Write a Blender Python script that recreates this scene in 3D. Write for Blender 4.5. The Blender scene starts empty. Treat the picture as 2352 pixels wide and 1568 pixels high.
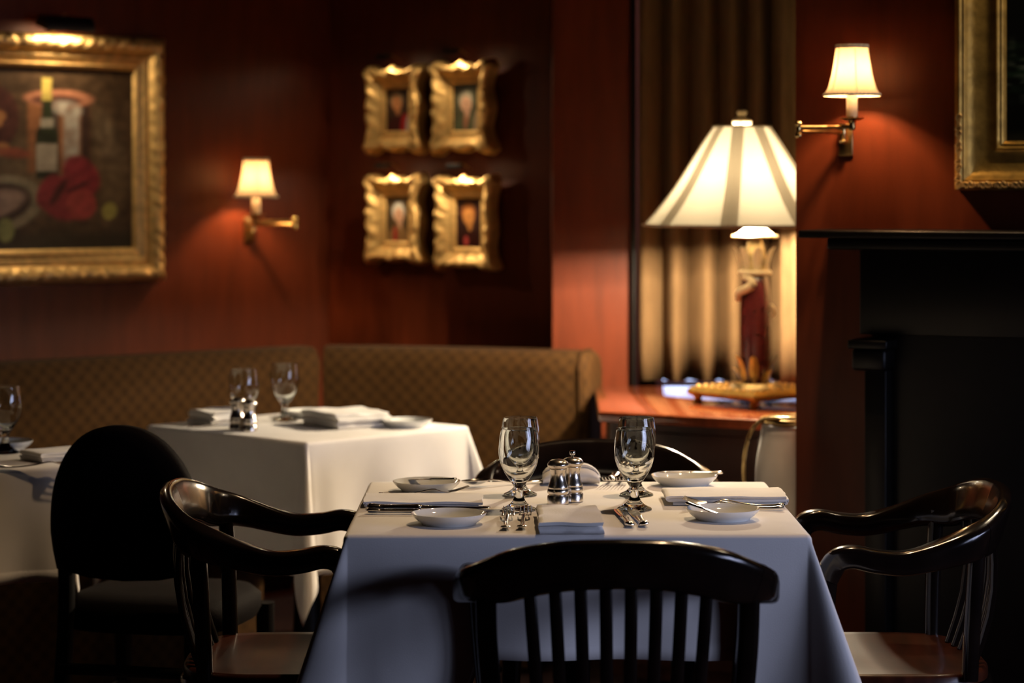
import bpy, bmesh, math, random
from mathutils import Vector, Matrix, noise
random.seed(7)
scene = bpy.context.scene
C = scene.collection
PI = math.pi
R = math.radians
sin, cos = math.sin, math.cos

# ------------------------------------------------------------------ camera
FPX = 85.0 / 36.0 * 2352.0
CAMZ, HORY = 1.375, 427.0
cam_d = bpy.data.cameras.new('camera')
cam = bpy.data.objects.new('camera', cam_d)
C.objects.link(cam)
cam.location = (0, 0, CAMZ)
cam.rotation_euler = (PI / 2, 0, 0)
cam_d.lens = 85.0
cam_d.sensor_width = 36.0
cam_d.sensor_fit = 'HORIZONTAL'
cam_d.shift_y = -(784.0 - HORY) / 2352.0
cam_d.clip_start = 0.05
cam_d.dof.use_dof = True
cam_d.dof.focus_distance = 4.66
cam_d.dof.aperture_fstop = 2.8
scene.camera = cam

# ------------------------------------------------------------------ world, exposure
world = bpy.data.worlds.new('world')
scene.world = world
world.use_nodes = True
wb = world.node_tree.nodes['Background']
wb.inputs['Color'].default_value = (1.0, 0.72, 0.55, 1)
wb.inputs['Strength'].default_value = 0.002
vs = scene.view_settings
vs.view_transform = 'Standard'
vs.look = 'None'
vs.gamma = 1.0
vs.exposure = 0.0
vs.use_curve_mapping = False
cy = scene.cycles
cy.max_bounces = 10
cy.transmission_bounces = 10
cy.transparent_max_bounces = 16
cy.diffuse_bounces = 4
cy.glossy_bounces = 5
cy.sample_clamp_indirect = 4.0
cy.caustics_reflective = False
cy.caustics_refractive = False
cy.blur_glossy = 0.5

# light colours and strengths
WARM = (1.0, 0.80, 0.55)
WARM2 = (1.0, 0.58, 0.27)
LAMP_W = 390.0
SCONCE_W = 18.0
DOWN = (1.0, 0.66, 0.36)
DOWN_W = 75.0
DAY = (0.60, 0.67, 1.0)
DAY_W = 9.0


def area(name, loc, target, sx, sy, watts, col):
    d = bpy.data.lights.new(name, 'AREA')
    d.shape = 'RECTANGLE'
    d.size, d.size_y = sx, sy
    d.energy = watts
    d.color = col
    d.spread = R(75)
    o = bpy.data.objects.new(name, d)
    C.objects.link(o)
    o.location = loc
    v = Vector(target) - Vector(loc)
    o.rotation_euler = v.to_track_quat('-Z', 'Z').to_euler()
    return o


# daylight falling in through the two sashes of a window at the right behind the camera
WIN = Vector((3.0, 2.9, 1.15))
WDIR = Vector((-2.8, 1.5, -1.0))
wang = math.atan2(WDIR.y, WDIR.x)
wside = Vector((-sin(wang), cos(wang), 0))
for k in (-1, 1):
    p = WIN + wside * (0.38 * k)
    area('daylight_sash', p, p + Vector((WDIR.x, WDIR.y, -0.6)), 0.48, 1.4, DAY_W / 2, DAY)


def T(px, py, z=0.75):
    """point of the horizontal plane z seen at a pixel"""
    Y = (CAMZ - z) * FPX / (py - HORY)
    return Vector(((px - 1176.0) * Y / FPX, Y, z))


def W(px, py, Y):
    """point at depth Y seen at a pixel"""
    return Vector(((px - 1176.0) * Y / FPX, Y, CAMZ - (py - HORY) * Y / FPX))


# ------------------------------------------------------------------ materials
MATS = {}


def mat(name, col, rough=0.5, metal=0.0, spec=0.5, coat=0.0, var=0.0, vscale=30.0, bump=0.0, bscale=120.0,
        sheen=0.0, stretch=(1, 1, 1), col2=None, coat_rough=0.05, bdist=0.002):
    m = bpy.data.materials.new(name)
    m.use_nodes = True
    nt = m.node_tree
    b = nt.nodes['Principled BSDF']
    b.inputs['Base Color'].default_value = (*col, 1)
    b.inputs['Roughness'].default_value = rough
    b.inputs['Metallic'].default_value = metal
    b.inputs['Specular IOR Level'].default_value = spec
    b.inputs['Coat Weight'].default_value = coat
    b.inputs['Coat Roughness'].default_value = coat_rough
    b.inputs['Sheen Weight'].default_value = sheen
    tc = nt.nodes.new('ShaderNodeTexCoord')
    mp = nt.nodes.new('ShaderNodeMapping')
    mp.inputs['Scale'].default_value = stretch
    nt.links.new(tc.outputs['Object'], mp.inputs['Vector'])
    if var > 0 or col2:
        n = nt.nodes.new('ShaderNodeTexNoise')
        n.inputs['Scale'].default_value = vscale
        n.inputs['Detail'].default_value = 5
        nt.links.new(mp.outputs[0], n.inputs['Vector'])
        r = nt.nodes.new('ShaderNodeValToRGB')
        r.color_ramp.elements[0].position = 0.32
        r.color_ramp.elements[1].position = 0.68
        c2 = col2 or tuple(min(1, c * (1 + var)) for c in col)
        c1 = col if col2 else tuple(c * (1 - var) for c in col)
        r.color_ramp.elements[0].color = (*c1, 1)
        r.color_ramp.elements[1].color = (*c2, 1)
        nt.links.new(n.outputs['Fac'], r.inputs['Fac'])
        nt.links.new(r.outputs['Color'], b.inputs['Base Color'])
    if bump > 0:
        n2 = nt.nodes.new('ShaderNodeTexNoise')
        n2.inputs['Scale'].default_value = bscale
        n2.inputs['Detail'].default_value = 4
        nt.links.new(mp.outputs[0], n2.inputs['Vector'])
        bp = nt.nodes.new('ShaderNodeBump')
        bp.inputs['Strength'].default_value = bump
        bp.inputs['Distance'].default_value = bdist
        nt.links.new(n2.outputs['Fac'], bp.inputs['Height'])
        nt.links.new(bp.outputs['Normal'], b.inputs['Normal'])
    MATS[name] = m
    return m


mat('wall_red', (0.112, 0.0225, 0.0075), rough=0.38, spec=0.22, var=0.16, vscale=9, bump=0.25, bscale=160, stretch=(3, 3, 0.5))
mat('floor_carpet', (0.03, 0.008, 0.008), rough=0.95, var=0.4, vscale=40, bump=0.4, bscale=300)
mat('ceiling_dark', (0.02, 0.008, 0.006), rough=0.9, var=0.1)
mat('black_wood', (0.003, 0.0022, 0.002), rough=0.4, spec=0.22, var=0.3, vscale=20)
mat('lacquer', (0.007, 0.004, 0.003), rough=0.17, spec=0.4, coat=0.25, coat_rough=0.06, var=0.35, vscale=14)
mat('seat_wood', (0.036, 0.0085, 0.0034), rough=0.34, spec=0.22, coat=0.12, coat_rough=0.15, var=0.4, vscale=7, stretch=(1, 6, 1))
mat('dark_leather', (0.003, 0.0015, 0.0015), rough=0.8, spec=0.06, bump=0.3, bscale=250, var=0.2)
mat('linen', (0.80, 0.775, 0.75), rough=0.92, spec=0.15, sheen=0.15, bump=0.18, bscale=420, var=0.03, vscale=12, bdist=0.001)
mat('linen_soft', (0.82, 0.80, 0.77), rough=0.95, spec=0.1, sheen=0.2, bump=0.25, bscale=260, var=0.03, vscale=25, bdist=0.0015)
mat('gold', (0.80, 0.50, 0.17), rough=0.48, metal=0.7, var=0.22, vscale=35, bump=0.4, bscale=90)
mat('gold_dull', (0.50, 0.29, 0.06), rough=0.42, metal=0.75, var=0.3, vscale=28, bump=0.4, bscale=80)
mat('gold_dark', (0.10, 0.055, 0.02), rough=0.4, metal=0.7, var=0.4, vscale=50, bump=0.4, bscale=110)
mat('brass', (0.46, 0.29, 0.11), rough=0.28, metal=1.0, var=0.2, vscale=40)
mat('brass_bright', (0.75, 0.53, 0.22), rough=0.22, metal=1.0, var=0.15, vscale=40)
mat('silver', (0.82, 0.79, 0.75), rough=0.13, metal=1.0, var=0.04, vscale=60)
mat('steel', (0.80, 0.74, 0.66), rough=0.23, metal=1.0, var=0.05, vscale=80, stretch=(1, 1, 25))
mat('porcelain', (0.80, 0.82, 0.80), rough=0.08, spec=0.55, coat=0.5, var=0.015, vscale=20)
mat('console_wood', (0.20, 0.045, 0.016), rough=0.13, spec=0.6, coat=0.7, coat_rough=0.06, var=0.35, vscale=6, stretch=(1, 8, 1))
mat('console_dark', (0.035, 0.012, 0.008), rough=0.4, var=0.3, vscale=8)
mat('curtain_cloth', (0.12, 0.072, 0.033), rough=0.9, spec=0.1, var=0.12, vscale=60, bump=0.3, bscale=300, stretch=(1, 1, 0.2))
mat('bronze', (0.52, 0.40, 0.20), rough=0.34, metal=0.8, var=0.25, vscale=50, bump=0.3, bscale=150)
mat('ivory_paint', (0.72, 0.62, 0.42), rough=0.4, var=0.1, vscale=30)
mat('ox_blood', (0.055, 0.008, 0.008), rough=0.25, coat=0.4, var=0.3, vscale=25)
mat('candle_ivory', (0.86, 0.74, 0.52), rough=0.45, var=0.05, vscale=30)
mat('housing_black', (0.008, 0.007, 0.006), rough=0.4, var=0.2)
mat('housing_inner', (0.5, 0.48, 0.42), rough=0.5, var=0.05)
mat('braid', (0.62, 0.50, 0.34), rough=0.85, var=0.3, vscale=220, bump=0.5, bscale=400)
mat('window_paint', (0.008, 0.004, 0.003), rough=0.6, spec=0.15, var=0.2)
mat('butter_red', (0.09, 0.015, 0.012), rough=0.2, coat=0.5, var=0.2)


def mat_glass():
    m = bpy.data.materials.new('goblet_glass')
    m.use_nodes = True
    nt = m.node_tree
    out = nt.nodes['Material Output']
    nt.nodes.remove(nt.nodes['Principled BSDF'])
    g = nt.nodes.new('ShaderNodeBsdfGlass')
    g.inputs['IOR'].default_value = 1.47
    g.inputs['Roughness'].default_value = 0.0
    g.inputs['Color'].default_value = (0.97, 0.98, 0.97, 1)
    nt.links.new(g.outputs[0], out.inputs['Surface'])
    MATS['glass'] = m


mat_glass()


def mat_shade(name, col, tcol, tfac):
    """lampshade cloth: part diffuse, part translucent, lit by the bulb inside"""
    m = bpy.data.materials.new(name)
    m.use_nodes = True
    nt = m.node_tree
    out = nt.nodes['Material Output']
    nt.nodes.remove(nt.nodes['Principled BSDF'])
    d = nt.nodes.new('ShaderNodeBsdfDiffuse')
    t = nt.nodes.new('ShaderNodeBsdfTranslucent')
    tc = nt.nodes.new('ShaderNodeTexCoord')
    n = nt.nodes.new('ShaderNodeTexNoise')
    n.inputs['Scale'].default_value = 90
    n.inputs['Detail'].default_value = 4
    nt.links.new(tc.outputs['Object'], n.inputs['Vector'])
    r = nt.nodes.new('ShaderNodeValToRGB')
    r.color_ramp.elements[0].color = (*[c * 0.88 for c in tcol], 1)
    r.color_ramp.elements[1].color = (*tcol, 1)
    nt.links.new(n.outputs['Fac'], r.inputs['Fac'])
    nt.links.new(r.outputs['Color'], t.inputs['Color'])
    d.inputs['Color'].default_value = (*col, 1)
    mx = nt.nodes.new('ShaderNodeMixShader')
    mx.inputs[0].default_value = tfac
    nt.links.new(d.outputs[0], mx.inputs[1])
    nt.links.new(t.outputs[0], mx.inputs[2])
    nt.links.new(mx.outputs[0], out.inputs['Surface'])
    MATS[name] = m


mat_shade('shade_panel', (0.85, 0.78, 0.62), (0.054, 0.048, 0.035), 0.42)
mat_shade('shade_rib', (0.80, 0.70, 0.50), (0.026, 0.0215, 0.0142), 0.30)
mat_shade('sconce_cloth', (0.85, 0.66, 0.42), (0.150, 0.118, 0.076), 0.5)


def mat_emit(name, col, strength):
    m = bpy.data.materials.new(name)
    m.use_nodes = True
    nt = m.node_tree
    b = nt.nodes['Principled BSDF']
    b.inputs['Base Color'].default_value = (*col, 1)
    b.inputs['Emission Color'].default_value = (*col, 1)
    b.inputs['Emission Strength'].default_value = strength
    MATS[name] = m


mat_emit('bulb_glow', (1.0, 0.72, 0.4), 25.0)
mat_emit('day_pane', (0.50, 0.62, 1.0), 3.0)


def mat_vcol(name, rough=0.35):
    m = bpy.data.materials.new(name)
    m.use_nodes = True
    nt = m.node_tree
    b = nt.nodes['Principled BSDF']
    a = nt.nodes.new('ShaderNodeVertexColor')
    a.layer_name = 'Col'
    tc = nt.nodes.new('ShaderNodeTexCoord')
    n = nt.nodes.new('ShaderNodeTexNoise')
    n.inputs['Scale'].default_value = 60
    n.inputs['Detail'].default_value = 6
    nt.links.new(tc.outputs['Object'], n.inputs['Vector'])
    mr = nt.nodes.new('ShaderNodeMapRange')
    mr.inputs['To Min'].default_value = 0.72
    mr.inputs['To Max'].default_value = 1.25
    nt.links.new(n.outputs['Fac'], mr.inputs['Value'])
    mx = nt.nodes.new('ShaderNodeVectorMath')
    mx.operation = 'SCALE'
    nt.links.new(a.outputs['Color'], mx.inputs[0])
    nt.links.new(mr.outputs['Result'], mx.inputs['Scale'])
    nt.links.new(mx.outputs['Vector'], b.inputs['Base Color'])
    b.inputs['Roughness'].default_value = rough
    b.inputs['Specular IOR Level'].default_value = 0.3
    bp = nt.nodes.new('ShaderNodeBump')
    bp.inputs['Strength'].default_value = 0.15
    nt.links.new(n.outputs['Fac'], bp.inputs['Height'])
    nt.links.new(bp.outputs['Normal'], b.inputs['Normal'])
    MATS[name] = m


mat_vcol('oil_paint')


def mat_banquette():
    m = bpy.data.materials.new('banquette_fabric')
    m.use_nodes = True
    nt = m.node_tree
    N, L = nt.nodes, nt.links
    b = N['Principled BSDF']
    uv = N.new('ShaderNodeUVMap')
    sp = N.new('ShaderNodeSeparateXYZ')
    L.new(uv.outputs[0], sp.inputs[0])

    def mth(op, a, c=None):
        n = N.new('ShaderNodeMath')
        n.operation = op
        for i, v in enumerate((a, c)):
            if v is None:
                continue
            if isinstance(v, (int, float)):
                n.inputs[i].default_value = v
            else:
                L.new(v, n.inputs[i])
        return n.outputs[0]
    k = 2 * PI / 0.048
    s = mth('MULTIPLY', mth('ADD', sp.outputs[0], sp.outputs[1]), k)
    d = mth('MULTIPLY', mth('SUBTRACT', sp.outputs[0], sp.outputs[1]), k)
    p = mth('MULTIPLY', mth('COSINE', mth('MULTIPLY', sp.outputs[0], k)), mth('COSINE', mth('MULTIPLY', sp.outputs[1], k)))
    p2 = mth('MULTIPLY', mth('SINE', mth('MULTIPLY', s, 2.0)), mth('SINE', mth('MULTIPLY', d, 2.0)))
    q = mth('ADD', mth('MULTIPLY', p, 0.5), mth('MULTIPLY', p2, 0.06))
    tc = N.new('ShaderNodeTexCoord')
    n = N.new('ShaderNodeTexNoise')
    n.inputs['Scale'].default_value = 45
    n.inputs['Detail'].default_value = 4
    L.new(tc.outputs['Object'], n.inputs['Vector'])
    q2 = mth('ADD', q, mth('MULTIPLY', n.outputs['Fac'], 0.5))
    r = N.new('ShaderNodeValToRGB')
    r.color_ramp.elements[0].position = 0.02
    r.color_ramp.elements[0].color = (0.056, 0.026, 0.0072, 1)
    r.color_ramp.elements[1].position = 0.62
    r.color_ramp.elements[1].color = (0.033, 0.0150, 0.0043, 1)
    L.new(q2, r.inputs['Fac'])
    L.new(r.outputs['Color'], b.inputs['Base Color'])
    b.inputs['Roughness'].default_value = 0.85
    b.inputs['Specular IOR Level'].default_value = 0.12
    bp = N.new('ShaderNodeBump')
    bp.inputs['Strength'].default_value = 0.3
    bp.inputs['Distance'].default_value = 0.003
    L.new(q2, bp.inputs['Height'])
    L.new(bp.outputs['Normal'], b.inputs['Normal'])
    MATS['banquette'] = m


mat_banquette()


# ------------------------------------------------------------------ mesh helpers
def link(o, parent=None):
    C.objects.link(o)
    if parent is not None:
        o.parent = parent
    return o


def mk(name, verts, faces, m, parent=None, smooth=True, uvs=None, angle=None):
    me = bpy.data.meshes.new(name)
    me.from_pydata([tuple(v) for v in verts], [], faces)
    if uvs is not None:
        ul = me.uv_layers.new(name='UVMap')
        for lp in me.loops:
            ul.data[lp.index].uv = uvs[lp.vertex_index]
    bm = bmesh.new()
    bm.from_mesh(me)
    bmesh.ops.recalc_face_normals(bm, faces=bm.faces)
    bm.to_mesh(me)
    bm.free()
    me.materials.append(MATS[m])
    if smooth:
        me.polygons.foreach_set('use_smooth', [True] * len(me.polygons))
        me.set_sharp_from_angle(angle=R(angle or 42))
    o = bpy.data.objects.new(name, me)
    return link(o, parent)


class MB:
    """collects pieces of one mesh"""

    def __init__(s):
        s.v, s.f = [], []

    def add(s, verts, faces):
        n = len(s.v)
        s.v += [Vector(v) for v in verts]
        s.f += [tuple(i + n for i in f) for f in faces]
        return s

    def build(s, name, m, parent=None, smooth=True, angle=None):
        return mk(name, s.v, s.f, m, parent, smooth, None, angle)


def box_vf(x0, x1, y0, y1, z0, z1):
    v = [(x, y, z) for z in (z0, z1) for y in (y0, y1) for x in (x0, x1)]
    f = [(0, 1, 3, 2), (4, 5, 7, 6), (0, 1, 5, 4), (2, 3, 7, 6), (0, 2, 6, 4), (1, 3, 7, 5)]
    return v, f


def box(name, x0, x1, y0, y1, z0, z1, m, parent=None, bev=0.0, seg=2):
    me = bpy.data.meshes.new(name)
    v, f = box_vf(x0, x1, y0, y1, z0, z1)
    me.from_pydata(v, [], f)
    bm = bmesh.new()
    bm.from_mesh(me)
    bmesh.ops.recalc_face_normals(bm, faces=bm.faces)
    if bev > 0:
        bmesh.ops.bevel(bm, geom=list(bm.edges), offset=bev, segments=seg, affect='EDGES', profile=0.5)
    bm.to_mesh(me)
    bm.free()
    me.materials.append(MATS[m])
    if bev > 0:
        me.polygons.foreach_set('use_smooth', [True] * len(me.polygons))
        me.set_sharp_from_angle(angle=R(50))
    return link(bpy.data.objects.new(name, me), parent)


def lathe_vf(prof, n=32, c=(0, 0, 0), close=False, wob=None):
    v, f = [], []
    m = len(prof)
    for i in range(n):
        a = 2 * PI * i / n
        for j, (r, z) in enumerate(prof):
            k = r * (wob(a, z) if wob else 1)
            v.append((c[0] + k * cos(a), c[1] + k * sin(a), c[2] + z))
    for i in range(n):
        i2 = (i + 1) % n
        for j in range(m if close else m - 1):
            j2 = (j + 1) % m
            f.append((i * m + j, i2 * m + j, i2 * m + j2, i * m + j2))
    return v, f


def lathe(name, prof, m, parent=None, n=32, c=(0, 0, 0), close=False, angle=None, wob=None):
    v, f = lathe_vf(prof, n, c, close, wob)
    o = mk(name, v, f, m, parent, True, None, angle)
    bm = bmesh.new()
    bm.from_mesh(o.data)
    bmesh.ops.remove_doubles(bm, verts=bm.verts, dist=1e-6)
    bmesh.ops.recalc_face_normals(bm, faces=bm.faces)
    bm.to_mesh(o.data)
    bm.free()
    return o


def cr(pts, n):
    """catmull-rom resample of tuples of any length"""
    out = []
    P = [pts[0]] + list(pts) + [pts[-1]]
    for i in range(1, len(P) - 2):
        p0, p1, p2, p3 = P[i - 1], P[i], P[i + 1], P[i + 2]
        for k in range(n):
            t = k / n
            out.append(tuple(0.5 * ((2 * b) + (-a + c) * t + (2 * a - 5 * b + 4 * c - d) * t * t + (-a + 3 * b - 3 * c + d) * t ** 3)
                             for a, b, c, d in zip(p0, p1, p2, p3)))
    out.append(tuple(pts[-1]))
    return out


def sweep_vf(pts, sides, ws, hs, n=12, e=0.55):
    """super-elliptic section swept along pts; sides = section's width directions"""
    v, f = [], []
    m = len(pts)
    for i, p in enumerate(pts):
        p = Vector(p)
        a = Vector(pts[max(0, i - 1)])
        b = Vector(pts[min(m - 1, i + 1)])
        t = (b - a).normalized()
        s = Vector(sides[i])
        s = (s - t * s.dot(t)).normalized()
        u = t.cross(s)
        for k in range(n):
            an = 2 * PI * (k + 0.5) / n
            ca, sa = cos(an), sin(an)
            x = math.copysign(abs(ca) ** e, ca) * ws[i] / 2
            y = math.copysign(abs(sa) ** e, sa) * hs[i] / 2
            v.append(p + s * x + u * y)
    for i in range(m - 1):
        for k in range(n):
            k2 = (k + 1) % n
            f.append((i * n + k, i * n + k2, (i + 1) * n + k2, (i + 1) * n + k))
    f.append(tuple(range(n)))
    f.append(tuple(range((m - 1) * n, m * n)))
    return v, f


def tube_vf(pts, rad, n=10, side=(0.123, 0.31, 0.95)):
    rs = rad if isinstance(rad, (list, tuple)) else [rad] * len(pts)
    sd = []
    for i in range(len(pts)):
        t = (Vector(pts[min(len(pts) - 1, i + 1)]) - Vector(pts[max(0, i - 1)])).normalized()
        s = Vector(side)
        if abs(t.dot(s.normalized())) > 0.95:
            s = Vector((1, 0.1, 0))
        sd.append(s)
    return sweep_vf(pts, sd, [2 * r for r in rs], [2 * r for r in rs], n, 1.0)


def tube(name, pts, rad, m, parent=None, n=10, side=(0.123, 0.31, 0.95)):
    v, f = tube_vf(pts, rad, n, side)
    return mk(name, v, f, m, parent)


def thing(name, label, cat, loc=(0, 0, 0), rz=0.0, group=None):
    o = bpy.data.objects.new(name, None)
    C.objects.link(o)
    o.location = loc
    o.rotation_euler = (0, 0, rz)
    o.empty_display_size = 0.05
    return tag(o, label, cat, group)


def tag(o, label, cat, group=None):
    o['label'] = label
    o['category'] = cat
    if group:
        o['group'] = group
    return o


def struct(o, label=None):
    o['kind'] = 'structure'
    if label:
        o['label'] = label
    return o


def dup(root, loc, rz, label, group=None):
    r = root.copy()
    C.objects.link(r)
    r.location = loc
    r.rotation_euler = (0, 0, rz)
    r['label'] = label
    if group:
        r['group'] = group
    for ch in list(root.children):
        c = ch.copy()
        C.objects.link(c)
        c.parent = r
        for g in list(ch.children):
            d = g.copy()
            C.objects.link(d)
            d.parent = c
    return r


# ------------------------------------------------------------------ setting
def wall_line(b, a):
    """wall plane Y = a + b X; returns functions to place things on it"""
    ang = math.atan(b)

    def at(px, off=0.0):
        x = (px - 1176.0) / FPX
        Y = a / (1 - b * x)
        n = Vector((sin(ang), -cos(ang), 0))
        return Vector((x * Y, Y, 0)) + n * off
    return ang, at


LA, LW = wall_line(0.90, 8.813)      # wall with the still life
MA, MW = wall_line(-0.85, 7.718)     # wall with the four portraits
RA, RW = wall_line(-0.47, 6.07)      # wall with the mantel
HGT = 2.75


def wall_slab(name, p, q, th, m='wall_red', label=None):
    p, q = Vector(p), Vector(q)
    d = (q - p).normalized()
    n = Vector((-d.y, d.x, 0)) * th
    v = [p, q, q + n, p + n]
    vv = [Vector((a.x, a.y, 0)) for a in v] + [Vector((a.x, a.y, HGT)) for a in v]
    f = [(0, 1, 2, 3), (4, 5, 6, 7), (0, 1, 5, 4), (1, 2, 6, 5), (2, 3, 7, 6), (3, 0, 4, 7)]
    return struct(mk(name, vv, f, m, None, False), label)


corner = LW(755)
wall_slab('wall_left', LW(-1400), corner, 0.12, label='burgundy wall behind the still life')
wall_slab('wall_back', corner, MW(1268) + Vector((0.1, 0.0, 0)), 0.12, label='burgundy wall behind the four small portraits')
PIER_Y = 7.385
pv = [(0.1245, PIER_Y), (0.3627, PIER_Y), (0.3627, 7.75), (0.1245, 7.75)]
mk_v = [Vector((x, y, 0)) for x, y in pv] + [Vector((x, y, HGT)) for x, y in pv]
struct(mk('wall_pier', mk_v, [(0, 1, 2, 3), (4, 5, 6, 7), (0, 1, 5, 4), (1, 2, 6, 5), (2, 3, 7, 6), (3, 0, 4, 7)], 'wall_red', None, False), 'burgundy pier between portraits and curtain')
wall_slab('wall_right', RW(1828), RW(3300), 0.12, label='burgundy wall above the dark mantel')
wall_slab('wall_alcove', (0.33, 7.70, 0), (2.6, 7.70, 0), 0.12, label='dark wall behind the curtain')
struct(box('floor', -6, 6, -2.5, 10, -0.1, 0.0, 'floor_carpet'), 'dark carpeted floor')
struct(box('ceiling', -6, 6, -2.5, 10, HGT, HGT + 0.1, 'ceiling_dark'), 'dark ceiling')
# dark timber strip where the pier meets the curtain
struct(box('trim_1', 0.3627, 0.378, PIER_Y - 0.03, PIER_Y + 0.06, 0, HGT, 'black_wood', None, 0.004), 'dark trim strip beside the curtain')

# window behind the curtain: frame and daylight pane
win = struct(box('window_1', 0.395, 1.75, 7.50, 7.55, 0.70, 0.76, 'window_paint'), 'window behind the curtain')
box('pane', 0.47, 1.70, 7.53, 7.535, 0.77, 2.35, 'day_pane', win)
for x in (0.395, 1.04, 1.70):
    box('window_frame', x, x + 0.05, 7.49, 7.55, 0.76, 2.40, 'window_paint', win)
box('window_frame', 0.395, 1.75, 7.49, 7.55, 2.35, 2.42, 'window_paint', win)
# window at the right behind the camera (frame round the two daylight sashes)
win2 = thing('window_2', 'tall window at the right of the dining room', 'window', WIN, wang - PI / 2)
del win2['category']
struct(win2)
for a in ((-0.84, -0.76), (-0.04, 0.04), (0.76, 0.84)):
    box('window_frame', a[0], a[1], -0.09, -0.03, -0.80, 0.80, 'window_paint', win2)
for z in (-0.80, 0.73):
    box('window_frame', -0.84, 0.84, -0.088, -0.032, z, z + 0.07, 'window_paint', win2)


# recessed ceiling downlight over the nearest table
dl = thing('ceiling_downlight', 'recessed ceiling downlight over the nearest table', 'lamp', (0.62, 5.15, HGT), 0)
lathe('trim_ring', [(.05, -.001), (.05, -.006), (.068, -.005), (.072, -.001), (.05, -.001)], 'brass', dl, 32)
sl = bpy.data.lights.new('downlight_bulb', 'SPOT')
sl.energy = DOWN_W
sl.color = DOWN
sl.spot_size = R(80)
sl.spot_blend = 0.5
sl.shadow_soft_size = .04
slo = bpy.data.objects.new('downlight_bulb', sl)
C.objects.link(slo)
slo.parent = dl
slo.location = (0, 0, -.03)
slo.rotation_euler = (Vector((0.22, 4.85, .7)) - Vector((0.62, 5.15, HGT))).to_track_quat('-Z', 'Z').to_euler()


# ------------------------------------------------------------------ tables and cloths
def cloth(name, loc, rz, ax, ay, drops, label, amax=16, seed=1, tau=2.0, group=None, pert=1.0, mid=None):
    """cloth over a rectangular top. ax, ay half sizes; drops = (right, back, left, front)"""
    rnd = random.Random(seed)
    v, f = [], []
    rr = 0.010

    def hang(s, al):
        q = rr * PI / 2
        if s < q:
            return rr * sin(s / rr), rr * (1 - cos(s / rr))
        return rr + (s - q) * sin(al), rr + (s - q) * cos(al)
    NS = 22
    svals = [0.0, 0.004, 0.008, 0.012, 0.0157] + [0] * (NS - 4)

    def srow(L):
        return [0.0, 0.004, 0.008, 0.012, 0.0157] + [0.0157 + (L - 0.0157) * (k / (NS - 4)) for k in range(1, NS - 5)] + [L - .026, L - .0235, L]
    ring = []   # list of (column of points) going round the edge
    corners = [(ax, -ay), (ax, ay), (-ax, ay), (-ax, -ay)]
    # sides in order right(+x), back(+y), left(-x), front(-y)
    norms = [0.0, PI / 2, PI, 3 * PI / 2]
    cin = 0.0
    for k in range(4):
        p, q = Vector((*corners[k], 0)), Vector((*corners[(k + 1) % 4], 0))
        L = (q - p).length
        n = Vector((cos(norms[k]), sin(norms[k]), 0))
        ph = rnd.uniform(0, 6)
        fr = rnd.uniform(2.0, 3.2)
        for i in range(1, 36):
            t = i / 36
            w = p.lerp(q, t)
            edge = min(t, 1 - t) * L
            col = []
            DK = drops[k]
            if k == 3 and mid:
                lo = max(0.0, min(1.0, (t - .255) / .03)) * max(0.0, min(1.0, (.90 - t) / .05))
                DK = drops[k] + (mid - drops[k]) * lo
            for s in srow(DK):
                al = R(tau)
                o, d = hang(s, al)
                u = s / DK
                o += .0014 if s > DK - .024 else 0.0
                wave = pert * (0.010 * u * u * sin(ph + fr * 2 * PI * t) + 0.004 * u * sin(ph * 2 + 17 * t)) * min(1, edge / 0.06)
                col.append(w + n * (o + wave * 0.8 + 0.012 * u * (1 - min(1, edge / 0.1))) - Vector((0, 0, d)))
            ring.append(col)
        # corner fan between side k and side k+1
        c = Vector((*corners[(k + 1) % 4], 0))
        d0, d1 = drops[k], drops[(k + 1) % 4]
        for i in range(0, 25):
            th = (PI / 2) * i / 24
            Lm = min(d0 / max(1e-6, cos(th)), d1 / max(1e-6, sin(th)))
            # soften the tip
            Lm = Lm * (1 - 0.03 * sin(2 * th) ** 8)
            pk = sin(2 * th) ** 2
            al = R(tau + 3.0) + R(amax) * pk + R(2.5) * pert * sin(6 * th + seed) * sin(2 * th)
            az = norms[k] + th
            dr = Vector((cos(az), sin(az), 0))
            col = []
            for s in srow(Lm):
                o, d = hang(s, al)
                col.append(c + dr * o - Vector((0, 0, d)))
            ring.append(col)
    n = len(ring)
    m = len(ring[0])
    for col in ring:
        v += col
    for i in range(n):
        i2 = (i + 1) % n
        for j in range(m - 1):
            f.append((i * m + j, i2 * m + j, i2 * m + j + 1, i * m + j + 1))
    # top: grid of inner points, joined to the rim by a centre fan of rings
    last = [i * m for i in range(n)]
    for sc in (0.9, 0.6, 0.3):
        base = len(v)
        for i in range(n):
            p = ring[i][0]
            z = pert * 0.0008 * noise.noise(Vector((p.x * sc * 9, p.y * sc * 9, seed)))
            v.append(Vector((p.x * sc, p.y * sc, z)))
        cur = [base + i for i in range(n)]
        for i in range(n):
            i2 = (i + 1) % n
            f.append((last[i], last[i2], cur[i2], cur[i]))
        last = cur
    v.append(Vector((0, 0, 0)))
    ci = len(v) - 1
    for i in range(n):
        f.append((last[i], last[(i + 1) % n], ci))
    o = mk(name, v, f, 'linen', None, True, None, 80)
    o.location = loc
    o.rotation_euler = (0, 0, rz)
    sol = o.modifiers.new('thickness', 'SOLIDIFY')
    sol.thickness = 0.0012
    sol.offset = -1
    o.cycles.is_caustics_receiver = True
    return tag(o, label, 'tablecloth', group)


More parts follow.
